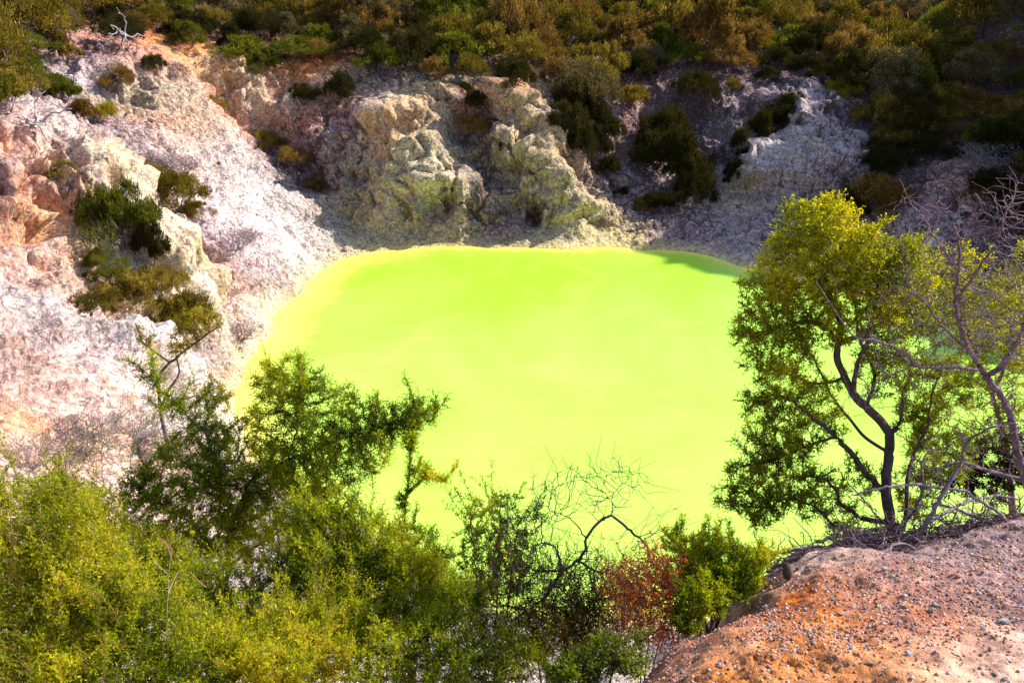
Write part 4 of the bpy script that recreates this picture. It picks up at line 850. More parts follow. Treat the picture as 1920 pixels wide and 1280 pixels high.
# wispy uprights against the water
bush('shrub', 'wispy upright shrub with sparse leaves and long thin shoots against the pool', 'shrub', [(920, 1090, 5.2, 880, 950, 5.3), (920, 1090, 5.2, 940, 930, 5.3), (920, 1090, 5.2, 970, 980, 5.3)],
     [(890, 960, 5.3, 35, .5), (940, 950, 5.3, 40, .6), (910, 1010, 5.3, 55, 1), (970, 1000, 5.2, 40, .7), (870, 1040, 5.2, 40, .8), (950, 1070, 5.1, 60, 1), (1000, 960, 5.3, 30, .3)], 900, 39, G_MANUKA, dict(MF, k=4, nl=5, tl=.045, thresh=.004, ll=.017, lw=.008), B_BROWN, (.40, .30, 6, 1.8, .3), maxn=1500)

# dead bush with rusty leaves, arching limb
def dead_bush():
    Yd = 5.0; f, p = stem_from_ground(1060, 1180, Yd)
    z7 = lambda x, y, dY=0: PY(640 + x / 2.783, 820 + y / 2.783, Yd + dY)
    paths = [([f, p, z7(1050, 850), z7(1150, 690), z7(1240, 640), z7(1275, 590), z7(1275, 530), z7(1320, 460), z7(1360, 425), z7(1410, 405)], .021, .010),
             ([z7(1410, 405), z7(1470, 450), z7(1540, 510), z7(1590, 560), z7(1612, 610)], .013, .005), ([z7(1412, 400), z7(1412, 350), z7(1412, 300), z7(1470, 240), z7(1540, 180)], .004, .0022),
             ([z7(1275, 530), z7(1240, 460), z7(1160, 400), z7(1090, 380)], .006, .003), ([z7(1150, 690), z7(1130, 590), z7(1090, 550), z7(1020, 560), z7(930, 590)], .010, .004), ([z7(1150, 700), z7(1020, 700, .1), z7(900, 620, .1), z7(820, 590, .1)], .009, .004),
             ([z7(1240, 640), z7(1330, 700, -.1), z7(1480, 720, -.1), z7(1560, 650, -.1)], .009, .003), ([p, z7(900, 880), z7(760, 880), z7(640, 870)], .010, .004), ([p, z7(1300, 900), z7(1400, 960), z7(1490, 1000)], .012, .005), ([z7(1300, 860), z7(1450, 820), z7(1600, 850)], .010, .004)]
    B = lambda x, y, r_, w=1, dY=0: (640 + x / 2.783, 820 + y / 2.783, Yd + dY, r_ / 2.783, w)
    bl = [B(1400, 250, 190, .35), B(1250, 250, 150, .3), B(1100, 300, 160, .35), B(1550, 250, 110, .2), B(1650, 450, 110, .2), B(1480, 560, 90, .35), B(980, 480, 170, .5), B(900, 620, 170, .8), B(1100, 650, 170, 1), B(1300, 750, 200, 1.1), B(1500, 750, 180, 1), B(1600, 850, 150, .9),
          B(1400, 950, 150, .8), B(1100, 880, 200, 1.1), B(850, 800, 180, .9), B(760, 900, 130, .6), B(950, 1000, 160, .7), B(1200, 1050, 150, .7)]
    sk = grow(paths, bl, 5200, .028, 51, .35, .0, maxn=9000, tip=.0027)
    sk = (*add_shoots(*sk[:3], sk[3], .6, .18, 3, .5, .6, .0020), sk[3])
    rt = plant('dead_shrub', 'tangled dead shrub with an arching black limb and scattered rusty orange leaves', 'dead shrub', f, sk, B_PURP)
    pos, par, r, g = sk; q, w = PY(1230, 1110, Yd), PY(925, 1010, Yd + .2); wq = lambda P_: np.minimum(np.linalg.norm(P_ - q, axis=1) / .33, np.linalg.norm(P_ - w, axis=1) / .2)
    V, Fq, at, _ = twig_leaves(pos, par, r, g, .004, 1, .015, 3, .026, .011, up=-.1, mask=lambda P_: g.random(len(P_)) < .7 * np.exp(-wq(P_) ** 2) + .012, twigs=False)
    link('dead_leaves', mesh('dead_leaves', V - f, Fq, False, at), G_RED, rt)
dead_bush()
bush('shrub', 'dull dark green shrub in the shade beneath the tangled dead shrub', 'shrub', [(1040, 1260, 4.5, 1000, 1170, 4.6), (1040, 1260, 4.5, 1100, 1180, 4.5)],
     [(1010, 1180, 4.6, 50), (1080, 1170, 4.6, 50), (960, 1200, 4.5, 50), (1040, 1230, 4.4, 50), (1130, 1200, 4.5, 30, .6)], 900, 41, G_OLIVE, dict(MF, ll=.02), B_DARK, (.2, .15, 4, 1.2, .3))
bush('shrub', 'thin yellow green shrub by the water just left of the dead shrub', 'shrub', [(850, 1180, 6.3, 840, 1090, 6.3), (850, 1180, 6.3, 890, 1110, 6.3)],
     [(830, 1110, 6.3, 50), (870, 1130, 6.3, 50), (810, 1060, 6.3, 40, .6), (900, 1100, 6.3, 35, .6)], 800, 42, G_FRESH, dict(MF, k=5), B_DARK, (.3, .2, 4, 1.2, .3))

bush('rusty_shrub', 'dead shrub thick with orange red leaves at the left edge of the bare bank', 'shrub', [(1215, 1230, 4.4, 1200, 1110, 4.5), (1215, 1230, 4.4, 1260, 1120, 4.4), (1215, 1230, 4.4, 1230, 1060, 4.6)],
     [(1180, 1100, 4.6, 50), (1235, 1090, 4.5, 55), (1270, 1130, 4.4, 45), (1200, 1150, 4.4, 55), (1250, 1170, 4.3, 45), (1290, 1100, 4.5, 30, .7), (1215, 1050, 4.6, 35, .5)], 1500, 45, G_RED, dict(thresh=.005, k=2, tl=.06, nl=2, ll=.022, lw=.011, up=.0, outw=.4, rnd=.9), B_PURP, (.6, .13, 4, .5, .7, .0024), step=.026, r0=.009, jit=.6, lname='dead_leaves')
bush('dead_shrub', 'dense dark leafless thicket at the foot of the arching limb', 'dead shrub', [(1090, 1240, 4.7, 1060, 1120, 4.8), (1090, 1240, 4.7, 1130, 1120, 4.8), (1090, 1240, 4.7, 990, 1120, 4.9)],
     [(1000, 1110, 4.9, 55), (1060, 1100, 4.8, 60), (1120, 1100, 4.8, 60), (950, 1130, 4.9, 55), (1080, 1160, 4.7, 60), (1150, 1160, 4.6, 50), (920, 1080, 5.0, 40, .7), (1010, 1060, 4.9, 40, .5)], 2600, 46, G_OLIVE, dict(thresh=.005, k=1, tl=.04, nl=3, ll=.016, lw=.007, up=.2, outw=.4, rnd=.9), B_DARK, (.7, .13, 4, .5, .7, .0026), step=.026, r0=.012, jit=.6, maxn=5000)
bush('shrub', 'low green shrub hugging the drop at the left of the bare bank', 'shrub', [(1330, 1190, 4.1, 1310, 1120, 4.2), (1330, 1190, 4.1, 1360, 1110, 4.3)],
     [(1300, 1130, 4.2, 40), (1340, 1120, 4.3, 40), (1380, 1100, 4.4, 35), (1290, 1170, 4.1, 30)], 900, 47, G_MANUKA, dict(MF, tl=.05, k=6, ll=.017, lw=.008), B_DARK, (.45, .12, 4, 1.4, .3), step=.028)
bush('dead_shrub', 'grey leafless brush with a few leaves in front of the white mound', 'dead shrub', [(160, 1020, 7.0, 120, 860, 7.1), (160, 1020, 7.0, 250, 830, 7.1), (160, 1020, 7.0, 190, 800, 7.1)],
     [(100, 870, 7.1, 60, .8), (170, 830, 7.1, 60), (240, 810, 7.1, 60), (310, 790, 7.1, 45, .8), (60, 920, 7.0, 45, .8), (230, 880, 7.0, 60, .8), (330, 850, 7.0, 45, .6)], 1100, 48, G_MANUKA, dict(thresh=.005, k=1, tl=.03, nl=2, ll=.017, lw=.007, up=.2, outw=.4, rnd=.9), B_GREY, (.7, .22, 4, .5, .7, .0028), step=.04, r0=.014, jit=.5, maxn=2500)
for j_, (x0, y0, x1, y1, Yd, lab) in enumerate([(232, 1290, 325, 1040, 4.2, 'long pale dead stalk leaning right among the bottom left shrubs'), (110, 1230, 160, 1040, 4.2, 'pale forked dead stem among the yellow green corner shrub'), (8, 1290, 12, 930, 4.0, 'tall reddish bare stalk at the left edge of the view'), (385, 1100, 300, 1010, 4.6, 'short orange brown dead twig before the tall shrub')]):
    a_, b_ = PY(x0, y0, Yd), PY(x1, y1, Yd + .1); a_ = np.array([a_[0], a_[1], gz(a_[0], a_[1])]) if j_ != 3 else a_; g = np.random.default_rng(900 + j_); n_ = 16; P_ = [a_ + (b_ - a_) * t + np.array([.02 * math.sin(5 * t + j_), 0, 0]) + g.normal(0, .002, 3) for t in np.linspace(0, 1, n_)]; Q_ = list(range(-1, n_ - 1)); R_ = list(np.linspace(.007, .002, n_))
    for b in range(9):
        i = int(g.integers(5, n_)); d_ = unit(unit(b_ - a_) + g.normal(0, .5, 3)); last = i; q_ = P_[i].copy()
        for s_ in range(4): q_ = q_ + d_ * .035; P_.append(q_.copy()); Q_.append(last); R_.append(.0016); last = len(P_) - 1
    p_, q_, r_ = reorder(np.array(P_), Q_, R_); v, f = tubes(p_ - p_[0], q_, r_, 4); o = link('dead_stalk', mesh('dead_stalk', v, f, True), B_TAN if j_ in (2, 3) else B_PALE); o.location = p_[0]; tag(o, lab, 'dead stalk')
# right hand tree
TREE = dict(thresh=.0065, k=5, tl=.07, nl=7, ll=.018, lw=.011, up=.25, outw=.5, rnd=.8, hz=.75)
def tree():
    Yt = 5.9; b = PY(1682, 1022, 5.45); f = np.array([b[0], b[1], gz(b[0], b[1]) - .05]); q = lambda x, y, dY=0: PY(x, y, Yt + dY)
    paths = [([f, PY(1674, 985, 5.55), PY(1662, 940, 5.65), PY(1662, 890, 5.75), q(1668, 850), q(1669, 815), q(1652, 788), q(1625, 765), q(1600, 742), q(1585, 705), q(1566, 670), q(1572, 640)], .046, .026),
             ([f + np.array([.05, .05, 0]), PY(1700, 960, 5.6), PY(1700, 900, 5.7), q(1712, 850), q(1740, 800), q(1745, 740), q(1770, 690)], .020, .006), ([q(1625, 765), q(1640, 700, .1), q(1610, 640, .1), q(1600, 560, .1), q(1590, 480, .1)], .016, .005), ([q(1668, 850), q(1620, 820, .1), q(1560, 740, .1), q(1520, 660, .1), q(1470, 560, .1)], .015, .005), ([q(1572, 640), q(1548, 612), q(1515, 603), q(1478, 604), q(1440, 625)], .022, .008), ([q(1572, 640), q(1576, 600, .1), q(1558, 560, .1), q(1545, 515, .1), q(1528, 465, .1), q(1530, 420, .1), q(1542, 375, .1)], .030, .007),
             ([q(1600, 742), q(1602, 690, -.1), q(1625, 640, -.15), q(1640, 590, -.1), q(1648, 540, -.1), q(1640, 480)], .022, .007), ([q(1572, 640), q(1612, 628, .1), q(1655, 600, .2), q(1700, 555, .2)], .020, .006),
             ([PY(1662, 925, 5.7), PY(1622, 885, 5.75), q(1600, 852, -.1), q(1568, 820, -.1), q(1531, 788, -.1), q(1496, 760, -.1), q(1455, 735)], .030, .009), ([q(1568, 820, -.1), q(1530, 830, -.1), q(1480, 850), q(1430, 870)], .012, .005),
             ([PY(1664, 980, 5.55), PY(1621, 975, 5.6), PY(1590, 955, 5.65), PY(1571, 940, 5.7), PY(1571, 920, 5.7), PY(1545, 893, 5.75), PY(1500, 895, 5.8)], .024, .007), ([PY(1668, 1000, 5.5), PY(1620, 1005, 5.5), PY(1578, 996, 5.5), PY(1553, 975, 5.6), PY(1531, 953, 5.6), PY(1495, 935, 5.7), PY(1430, 940, 5.8)], .018, .005),
             ([q(1669, 815), q(1690, 790), q(1690, 740, .1), q(1712, 690, .2)], .022, .007), ([q(1585, 705), q(1545, 720, .1), q(1500, 710, .1), q(1450, 690, .1)], .014, .005), ([q(1640, 600, -.1), q(1670, 520), q(1690, 470)], .010, .005)]
    bl = [(1540, 395, Yt, 30, .5), (1600, 400, Yt, 26, .7), (1550, 430, Yt, 62, 1.2), (1490, 460, Yt, 50, 1.2), (1440, 480, Yt, 34, 1), (1600, 480, Yt, 75, 1.8), (1680, 490, Yt, 55, 1.4), (1720, 530, Yt + .1, 45, 1.2), (1560, 400, Yt, 40, 1.0), (1500, 420, Yt, 45, 1.3), (1450, 540, Yt, 58, 1.2), (1530, 530, Yt + .1, 80, 1.2), (1650, 540, Yt, 66, 1.2), (1410, 580, Yt, 34, 1), (1590, 580, Yt, 70, .8), (1450, 620, Yt, 52, .9), (1700, 580, Yt + .2, 60, 1), (1500, 640, Yt, 50, .6),
          (1415, 670, Yt, 38, .9), (1470, 700, Yt, 55, .8), (1650, 650, Yt, 50, .6), (1440, 750, Yt, 48, .9), (1520, 750, Yt, 50, .8), (1700, 680, Yt + .1, 50, .5), (1660, 720, Yt, 40, .5), (1420, 820, Yt, 45, 1), (1480, 830, Yt, 60, 1), (1550, 800, Yt, 40, .6), (1390, 890, Yt, 40, 1), (1450, 900, Yt, 60, 1), (1385, 940, Yt, 32, .9), (1430, 960, Yt - .1, 45, .9), (1510, 920, Yt - .1, 55, .8), (1600, 900, Yt - .1, 45, .4),
          (1730, 760, Yt + .2, 60, .5), (1760, 850, Yt + .3, 70, .5), (1800, 720, Yt + .3, 60, .4), (1720, 930, Yt + .2, 50, .4), (1360, 930, Yt, 30, .8), (1400, 620, Yt, 40, .7), (1395, 530, Yt, 30, .6), (1580, 980, Yt - .2, 40, .3)]
    sk = grow(paths, bl, 7500, .038, 61, .45, .02, maxn=8000, tip=.0022, expo=2.35)
    sk = (*add_shoots(*sk[:3], sk[3], .10, .12, 4, .6, .5), sk[3])
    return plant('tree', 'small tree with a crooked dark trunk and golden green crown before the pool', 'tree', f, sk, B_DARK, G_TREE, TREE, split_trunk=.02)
tree()
def back_tree():
    Yt = 7.6; f, p = stem_from_ground(1900, 980, Yt)
    paths = [([f, p, PY(1890, 850, Yt), PY(1860, 740, Yt), PY(1820, 640, Yt), PY(1790, 540, Yt)], .05, .012), ([PY(1860, 740, Yt), PY(1900, 640, Yt), PY(1890, 540, Yt)], .02, .008)]
    bl = [(1715, 470, Yt, 45, .7), (1760, 520, Yt, 60), (1820, 490, Yt, 50, .7), (1840, 560, Yt, 60), (1900, 560, Yt, 60, .9), (1730, 600, Yt, 50, .8), (1780, 650, Yt, 55, .6), (1910, 660, Yt, 55, .8), (1860, 640, Yt, 50, .7), (1820, 720, Yt, 40, .4), (1930, 480, Yt, 45, .7), (1900, 760, Yt, 50, .5), (1830, 820, Yt, 50, .4)]
    sk = grow(paths, bl, 2000, .055, 71, .45, .02, maxn=3000, tip=.0025)
    plant('tree', 'thin tree with sparse orange gold leaves behind the bare grey branches at the right edge', 'tree', f, sk, B_PURP, G_TREE, dict(TREE, k=4, nl=5, ll=.026, lw=.015))
back_tree()
def dead_tree():
    Yt = 5.5; b = PY(1945, 965, 5.6); f = np.array([b[0], b[1], gz(b[0], b[1]) - .05]); q = lambda x, y, dY=0: PY(x, y, Yt + dY)
    paths = [([f, q(1925, 900), q(1905, 840), q(1898, 790), q(1880, 745), q(1850, 705), q(1815, 655), q(1797, 610), q(1790, 560), q(1800, 490), q(1790, 430)], .040, .007), ([q(1850, 705), q(1880, 685), q(1905, 645), q(1925, 600), q(1950, 560)], .026, .008),
             ([q(1840, 695), q(1800, 688, -.1), q(1760, 690, -.1), q(1712, 685, -.15), q(1690, 655, -.15), q(1640, 640, -.2), q(1600, 634, -.2), q(1570, 590, -.2), q(1530, 528, -.2)], .016, .003), ([q(1815, 655), q(1770, 612), q(1735, 570), q(1700, 530), q(1690, 490)], .011, .004),
             ([q(1795, 560), q(1832, 505), q(1870, 455), q(1885, 400), q(1905, 360)], .012, .004), ([q(1795, 500), q(1755, 450), q(1725, 400), q(1700, 370), q(1692, 345)], .008, .003), ([q(1898, 790), q(1860, 800, -.1), q(1810, 830, -.1), q(1800, 880, -.1)], .012, .005),
             ([q(1925, 900), q(1870, 890, .1), q(1800, 865, .2), q(1740, 880, .2)], .018, .005), ([q(1712, 685, -.15), q(1650, 710, -.2), q(1620, 740, -.2), q(1622, 770, -.2)], .006, .003)]
    bl = [(1740, 420, Yt, 80, .5), (1830, 420, Yt, 80, .6), (1900, 400, Yt, 70, .7), (1780, 520, Yt, 90, .8), (1880, 520, Yt, 80, 1), (1700, 560, Yt, 70, .5), (1660, 640, Yt, 60, .5), (1750, 660, Yt, 80, 1), (1840, 620, Yt, 80, 1.2), (1910, 650, Yt, 70, 1.2), (1890, 740, Yt, 70, 1), (1640, 720, Yt - .2, 60, .3), (1900, 840, Yt, 60, .9), (1820, 800, Yt, 70, .5), (1760, 880, Yt, 70, .5)]
    sk = grow(paths, bl, 3800, .034, 81, .8, .0, maxn=5500, tip=.0024, expo=2.3)
    sk = (*add_shoots(*sk[:3], sk[3], .5, .09, 3, .2, .9, .0022), sk[3])
    plant('dead_tree', 'bare dead tree with gnarled grey purple branches at the right edge', 'dead tree', f, sk, B_LILAC, split_trunk=.02)
dead_tree()
bush('shrub', 'dark dense shrub behind the fallen branches at the right edge', 'shrub', [(1850, 960, 6.8, 1830, 870, 6.9), (1850, 960, 6.8, 1890, 860, 6.8)],
     [(1790, 900, 6.9, 40), (1830, 870, 6.9, 50), (1880, 860, 6.9, 55), (1920, 880, 6.8, 50), (1860, 910, 6.8, 45), (1920, 830, 6.9, 40)], 1200, 43, G_DARK, dict(MF, ll=.03, lw=.016, tl=.07), B_DARK, None, step=.05)
# brush pile and roots on the crest of the bank
def stick(pts, r0, r1, label, name='fallen_branch', group='dead branches heaped round the foot of the tree', mat=B_GREY, cat='branch', seed=0, twn=10, onground=False):
    g = np.random.default_rng(seed); Q = [np.array(PY(*p)) for p in pts]; pos, par, rad = [], [], []
    path_nodes(pos, par, rad, Q, r0, r1, .03)
    pos = np.array(pos); pos[1:-1] += g.normal(0, .004, (len(pos) - 2, 3)); n = len(pos)
    if 'root' in label or 'lower side' in label: pos[:, 2] = np.maximum(pos[:, 2], surf_z(pos[:, :2]) + np.array(rad) * .5)
    if onground: pos[:, 2] = np.maximum(base_z(pos[:, :2]) + np.array(rad) * .5, pos[:, 2] if not onground == 2 else -99)
    P_ = [*pos]; Q2 = list(par); R_ = list(rad)
    for _ in range(twn):
        i = int(g.integers(n // 4, n)); d = unit(g.normal(size=3) + np.array([0, 0, .35])); last = i; p = pos[i].copy()
        for s in range(int(g.integers(2, 6))): d = unit(d + g.normal(0, .45, 3)); p = p + d * .028; P_.append(p.copy()); Q2.append(last); R_.append(min(.0045, rad[i] * .6) * (1 - .12 * s)); last = len(P_) - 1
    pos = np.array(P_); ps, pr, rr_ = reorder(pos, Q2, R_)
    base = ps[0].copy(); v, f = tubes(ps - base, pr, rr_); o = link(name, mesh(name, v, f, True), mat); o.location = base
    return tag(o, label, cat, group)
z8 = lambda x, y, Y: (1280 + x / 2.783, 820 + y / 2.783, Y)
GB = 'dead branches heaped round the foot of the tree'
for j_, (pts, r0, r1, lab, mt) in enumerate([
    ([z8(430, 600, 4.95), z8(560, 590, 4.95), z8(700, 565, 4.98), z8(800, 585, 4.98), z8(910, 570, 4.98), z8(960, 590, 4.95), z8(1010, 630, 4.85), z8(1060, 610, 4.88), z8(1090, 560, 4.95), z8(1150, 548, 5.0), z8(1210, 585, 4.98)], .013, .012, 'wavy exposed grey root looping along the crest below the tree trunk', B_GREY),
    ([z8(900, 300, 5.3), z8(1040, 262, 5.3), z8(1200, 240, 5.35), z8(1350, 262, 5.4), z8(1480, 275, 5.4), z8(1530, 320, 5.35), z8(1640, 380, 5.3), z8(1700, 445, 5.3)], .008, .015, 'long grey branch running level across the tree trunk', B_GREY),
    ([z8(1790, 415, 5.7), z8(1700, 425, 5.6), z8(1560, 450, 5.5), z8(1400, 505, 5.35)], .030, .018, 'thick dark log lying at the far end of the heap', B_PURP),
    ([z8(1790, 455, 5.5), z8(1640, 445, 5.45), z8(1500, 405, 5.5), z8(1400, 360, 5.5), z8(1300, 345, 5.5)], .018, .012, 'grey branch slanting out of the middle of the heap', B_GREY),
    ([z8(1240, 500, 5.2), z8(1330, 340, 5.3), z8(1400, 220, 5.4), z8(1460, 120, 5.5), z8(1475, 40, 5.5), z8(1455, -20, 5.5)], .022, .009, 'leaning grey limb rising from the heap to the right of the trunk', B_GREY),
    ([z8(1465, 160, 5.5), z8(1540, 155, 5.5), z8(1600, 165, 5.5), z8(1690, 190, 5.5)], .008, .004, 'short pale branch sticking out level at the right of the leaning limb', B_GREY),
    ([z8(440, 700, 4.75), z8(520, 660, 4.8), z8(600, 630, 4.85), z8(700, 600, 4.9), z8(830, 560, 5.0), z8(1000, 480, 5.15)], .012, .014, 'dark root running along the crest above the pine cone', B_PURP),
    ([z8(590, 740, 4.55), z8(640, 690, 4.65), z8(760, 680, 4.7), z8(820, 640, 4.8), z8(830, 590, 4.9)], .008, .006, 'thin dark root bent below the wavy root', B_PURP),
    ([z8(700, 540, 5.15), z8(800, 520, 5.2), z8(900, 500, 5.25), z8(1050, 470, 5.3), z8(1130, 450, 5.3)], .014, .016, 'dark root at the left of the trunk foot', B_PURP),
    ([z8(860, 230, 5.4), z8(930, 310, 5.35), z8(1010, 400, 5.3), z8(1100, 500, 5.2)], .006, .009, 'thin straight dark branch leaning against the trunk from the left', B_PURP),
    ([z8(1055, 480, 5.1), z8(1045, 560, 5.0), z8(1015, 610, 4.92)], .009, .006, 'short grey stub hanging below the trunk', B_GREY),
    ([z8(1130, 600, 5.0), z8(1250, 560, 5.1), z8(1370, 505, 5.2), z8(1500, 480, 5.3), z8(1650, 430, 5.4)], .007, .006, 'long thin branch along the lower side of the heap', B_PURP),
    ([z8(1180, 520, 5.2), z8(1290, 440, 5.3), z8(1390, 380, 5.4), z8(1500, 330, 5.6), z8(1640, 300, 5.8), z8(1760, 320, 5.8)], .016, .009, 'bare branch across the back of the heap', B_GREY),
    ([z8(1120, 470, 5.2), z8(1200, 400, 5.3), z8(1260, 260, 5.4), z8(1240, 130, 5.5), z8(1300, 60, 5.6), z8(1380, 50, 5.6)], .014, .006, 'curving branch rising between the trunk and the leaning limb', B_PURP),
    ([z8(1380, 500, 5.3), z8(1440, 380, 5.4), z8(1430, 330, 5.4)], .008, .005, 'short upright forked piece in front of the thick log', B_GREY),
    ([z8(1120, 385, 5.3), z8(1200, 370, 5.3), z8(1300, 360, 5.35), z8(1340, 345, 5.4)], .008, .006, 'straight branch pinned between the trunk and the heap', B_GREY)]):
    stick(pts, r0, r1, lab, 'root' if ' root ' in lab else 'fallen_branch', GB, mt, 'root' if ' root ' in lab else 'branch', j_, 4 + 10 * (r0 < .017))
def brush():
    g = np.random.default_rng(5)
    Vs, Fs, nv = [], [], 0
    for _ in range(700):
        x = 800 + g.random() * 970 if g.random() < .7 else g.random() * 900; yc = np.interp(x, [0, 480, 800, 1130, 1400, 1790], [720, 640, 560, 500, 450, 400]) + g.normal(0, 28); Y = np.interp(x, [0, 480, 1130, 1790], [4.6, 4.8, 5.15, 5.55]) + g.normal(0, .08)
        p = PY(*z8(x, yc, Y)); p[2] = surf_z(p[None, :2])[0] + abs(g.normal(0, .05)) + .01; d = unit(g.normal(size=3) * np.array([1, .6, .35])); P_ = [p]
        for s in range(int(g.integers(3, 9))): d = unit(d + g.normal(0, .3, 3)); P_.append(P_[-1] + d * .04)
        r_ = g.uniform(.0018, .006); v, f = tubes(np.array(P_), np.arange(-1, len(P_) - 1), np.linspace(r_, r_ * .5, len(P_)), 4); Vs.append(v); Fs.append(f + nv); nv += len(v)
    tag(link('dead_twigs', mesh('dead_twigs', np.concatenate(Vs), np.concatenate(Fs)), B_PURP), 'litter of fine dead twigs along the crest of the bank', 'twigs', kind='stuff')
brush()
# ------------------------------------------------------------------ single shrubs on the slopes and cliffs
def slope_shrub(px, py, wpx, asp, mat, label, i=None, name='shrub', cat='shrub', group=None, sink=.1):
    p = hit(px, py); dep = proj(p)[2]; w = wpx * 1.25 * dep / F; h = w * asp; i = (px + py) % 6 if i is None else i
    return scrub(int(i), mat, (p[0], p[1], p[2] - sink * h), w, h, (px * 7 + py) % 6.28, label, group, cat, name)
for a in [
    (232, 470, 130, 1.0, G_GREEN, 'deep green bush clinging to the white bluff'), (290, 505, 80, 1.1, G_DARK, 'dark bush hanging at the right of the deep green bush on the bluff'), (205, 525, 75, .9, G_GREEN, 'small green bush below the deep green bush on the bluff'),
    (122, 338, 48, .8, G_OLIVE, 'small olive bush alone high on the white bluff'), (160, 405, 46, .7, G_GREY, 'grey green tuft on the bluff above the deep green bush'),
    (285, 355, 90, .7, G_OLIVE, 'olive shrub at the head of the grey gully'), (330, 395, 105, .6, G_OLIVE, 'wide olive shrub in the gully behind the bluff'), (370, 410, 60, .6, G_OLIVE, 'small shrub at the right end of the gully thicket'),
    (170, 590, 90, .6, G_OLIVE, 'olive shrub behind the left end of the white mound'), (250, 590, 110, .75, G_OLIVE, 'bushy olive shrub behind the crest of the white mound'), (330, 630, 120, .75, G_OLIVE, 'spreading olive shrub over the right shoulder of the white mound'), (300, 560, 90, .7, G_OLIVE, 'brownish shrub at the foot of the bluff'),
    (380, 610, 60, .7, G_YEL, 'yellowish shrub at the right of the spreading olive shrub'), (200, 228, 42, .9, G_YEL, 'small yellow green bush on the dark ledge below the left hilltop'), (155, 232, 60, .7, G_BROWN, 'brown shrub at the top of the white bluff'), (120, 195, 70, .6, G_GREEN, 'green shrub at the top edge behind the white bluff'),
    (225, 175, 60, .9, G_BROWN, 'brown shrub between two pale outcrops below the left hilltop'), (290, 135, 42, .7, G_DARK, 'small dark bush on the orange crest of the long scree slope'), (20, 205, 70, .8, G_GREEN, 'bright green shrub at the left edge above the white bluff'),
    (572, 190, 50, .7, G_DARK, 'small dark shrub on the orange slope'), (632, 195, 62, .9, G_DARK, 'dark shrub on the slope right of the small dark one'), (405, 205, 46, .6, G_OLIVE, 'small shrub in the crease beside the orange bluff'), (500, 285, 60, .6, G_OLIVE, 'low olive shrub behind the scree crest'),
    (548, 312, 60, .6, G_BROWN, 'low brown shrub behind the scree crest near the cliff'), (600, 355, 50, .6, G_BROWN, 'small brown shrub in the crease left of the cliff'), (578, 322, 20, .8, G_GREY, 'tiny grey green tuft on the scree crest'),
    (890, 250, 62, .6, G_BROWN, 'brown shrub on the ledge of the centre cliff'), (1075, 220, 80, .9, G_DARK, 'dark shrub at the top right corner of the centre cliff'), (1110, 265, 80, 1.0, G_DARK, 'tall dark shrub at the head of the gully'), (1140, 330, 44, .9, G_DARK, 'small dark shrub in the gully floor'), (1165, 370, 24, .8, G_DARK, 'tiny dark shrub lower in the gully'),
    (1215, 330, 80, .9, G_DARK, 'dark shrub on the left of the big gully thicket'), (1255, 350, 110, .9, G_DARK, 'largest dark shrub of the gully thicket'), (1295, 390, 80, .8, G_DARK, 'dark shrub at the foot of the gully thicket near the beach'), (1240, 265, 80, .8, G_DARK, 'dark shrub at the top of the gully thicket'), (1205, 395, 34, .8, G_OLIVE, 'little olive shrub by the beach'), (1180, 200, 60, .7, G_OLIVE, 'olive shrub near the rusty patch under the rim'),
    (1058, 262, 70, 1.1, G_DARK, 'dark shrub hanging below the rim left of the gully head'), (1092, 305, 60, 1.1, G_DARK, 'dark shrub beside the pink shoulder of the centre cliff'), (1135, 290, 70, 1.1, G_DARK, 'dark shrub on the right lip of the gully head'), (1240, 400, 60, .8, G_DARK, 'low dark shrub where the gully meets the beach'), (1290, 340, 90, 1.0, G_DARK, 'dark shrub on the right of the big gully thicket'), (1225, 295, 80, .9, G_DARK, 'dark shrub on the upper left of the gully thicket'),
    (1300, 190, 80, .7, G_DARK, 'dark shrub at the top of the mauve scree'), (1480, 225, 70, .7, G_DARK, 'dark shrub inside the notch of the grey outcrop'), (1420, 275, 55, 1.1, G_DARK, 'dark shrub in the upper part of the cleft'), (1700, 250, 120, .7, G_DARK, 'wide dark shrub above the pale boulders'), (1650, 330, 90, .8, G_DARK, 'dark shrub under the big rounded boulder'), (1790, 230, 120, .6, G_OLIVE, 'wide olive shrub over the brown slope'), (1860, 370, 90, .7, G_DARK, 'dark shrub low at the right edge'), (860, 195, 60, .6, G_DARK, 'dark shrub under the rim at the middle of the cliff'), (905, 205, 60, .6, G_DARK, 'dark shrub left of the orange tip of the cliff'),
    (1390, 300, 46, 1.4, G_DARK, 'narrow dark shrub in the cleft left of the grey outcrop'), (1455, 245, 60, .8, G_DARK, 'dark shrub in the notch across the grey outcrop'), (1380, 345, 50, .8, G_DARK, 'dark low shrub at the foot of the cleft'), (1580, 190, 60, .8, G_YEL, 'yellow green shrub at the top of the grey outcrop'), (1590, 280, 46, .6, G_DARK, 'small dark shrub beside the pale boulders'),
    (1650, 395, 110, .6, G_BROWN, 'brown spreading shrub below the grey outcrop'), (1600, 395, 70, .6, G_DARK, 'dark shrub at the left of the brown spreading shrub'), (1690, 300, 100, .6, G_DARK, 'dark shrub right of the pale boulders'), (1760, 290, 90, .5, G_DARK, 'dark shrub on the brown slope at the right'), (1870, 300, 110, .8, G_DARK, 'large dark shrub under the rim at the right edge'), (1905, 440, 110, .8, G_DARK, 'dark green shrub at the right edge above the bare tree'), (1830, 370, 70, .5, G_BROWN, 'brown low shrub on the boulder slope'),
    (455, 118, 120, .35, G_GREEN, 'flat green creeper spilling over the orange bluff'), (490, 140, 70, .6, G_GREEN, 'tongue of green creeper hanging down right of the orange bluff'), (560, 108, 120, .3, G_GREEN, 'flat green creeper along the rim right of the orange bluff'),
]: slope_shrub(*a)
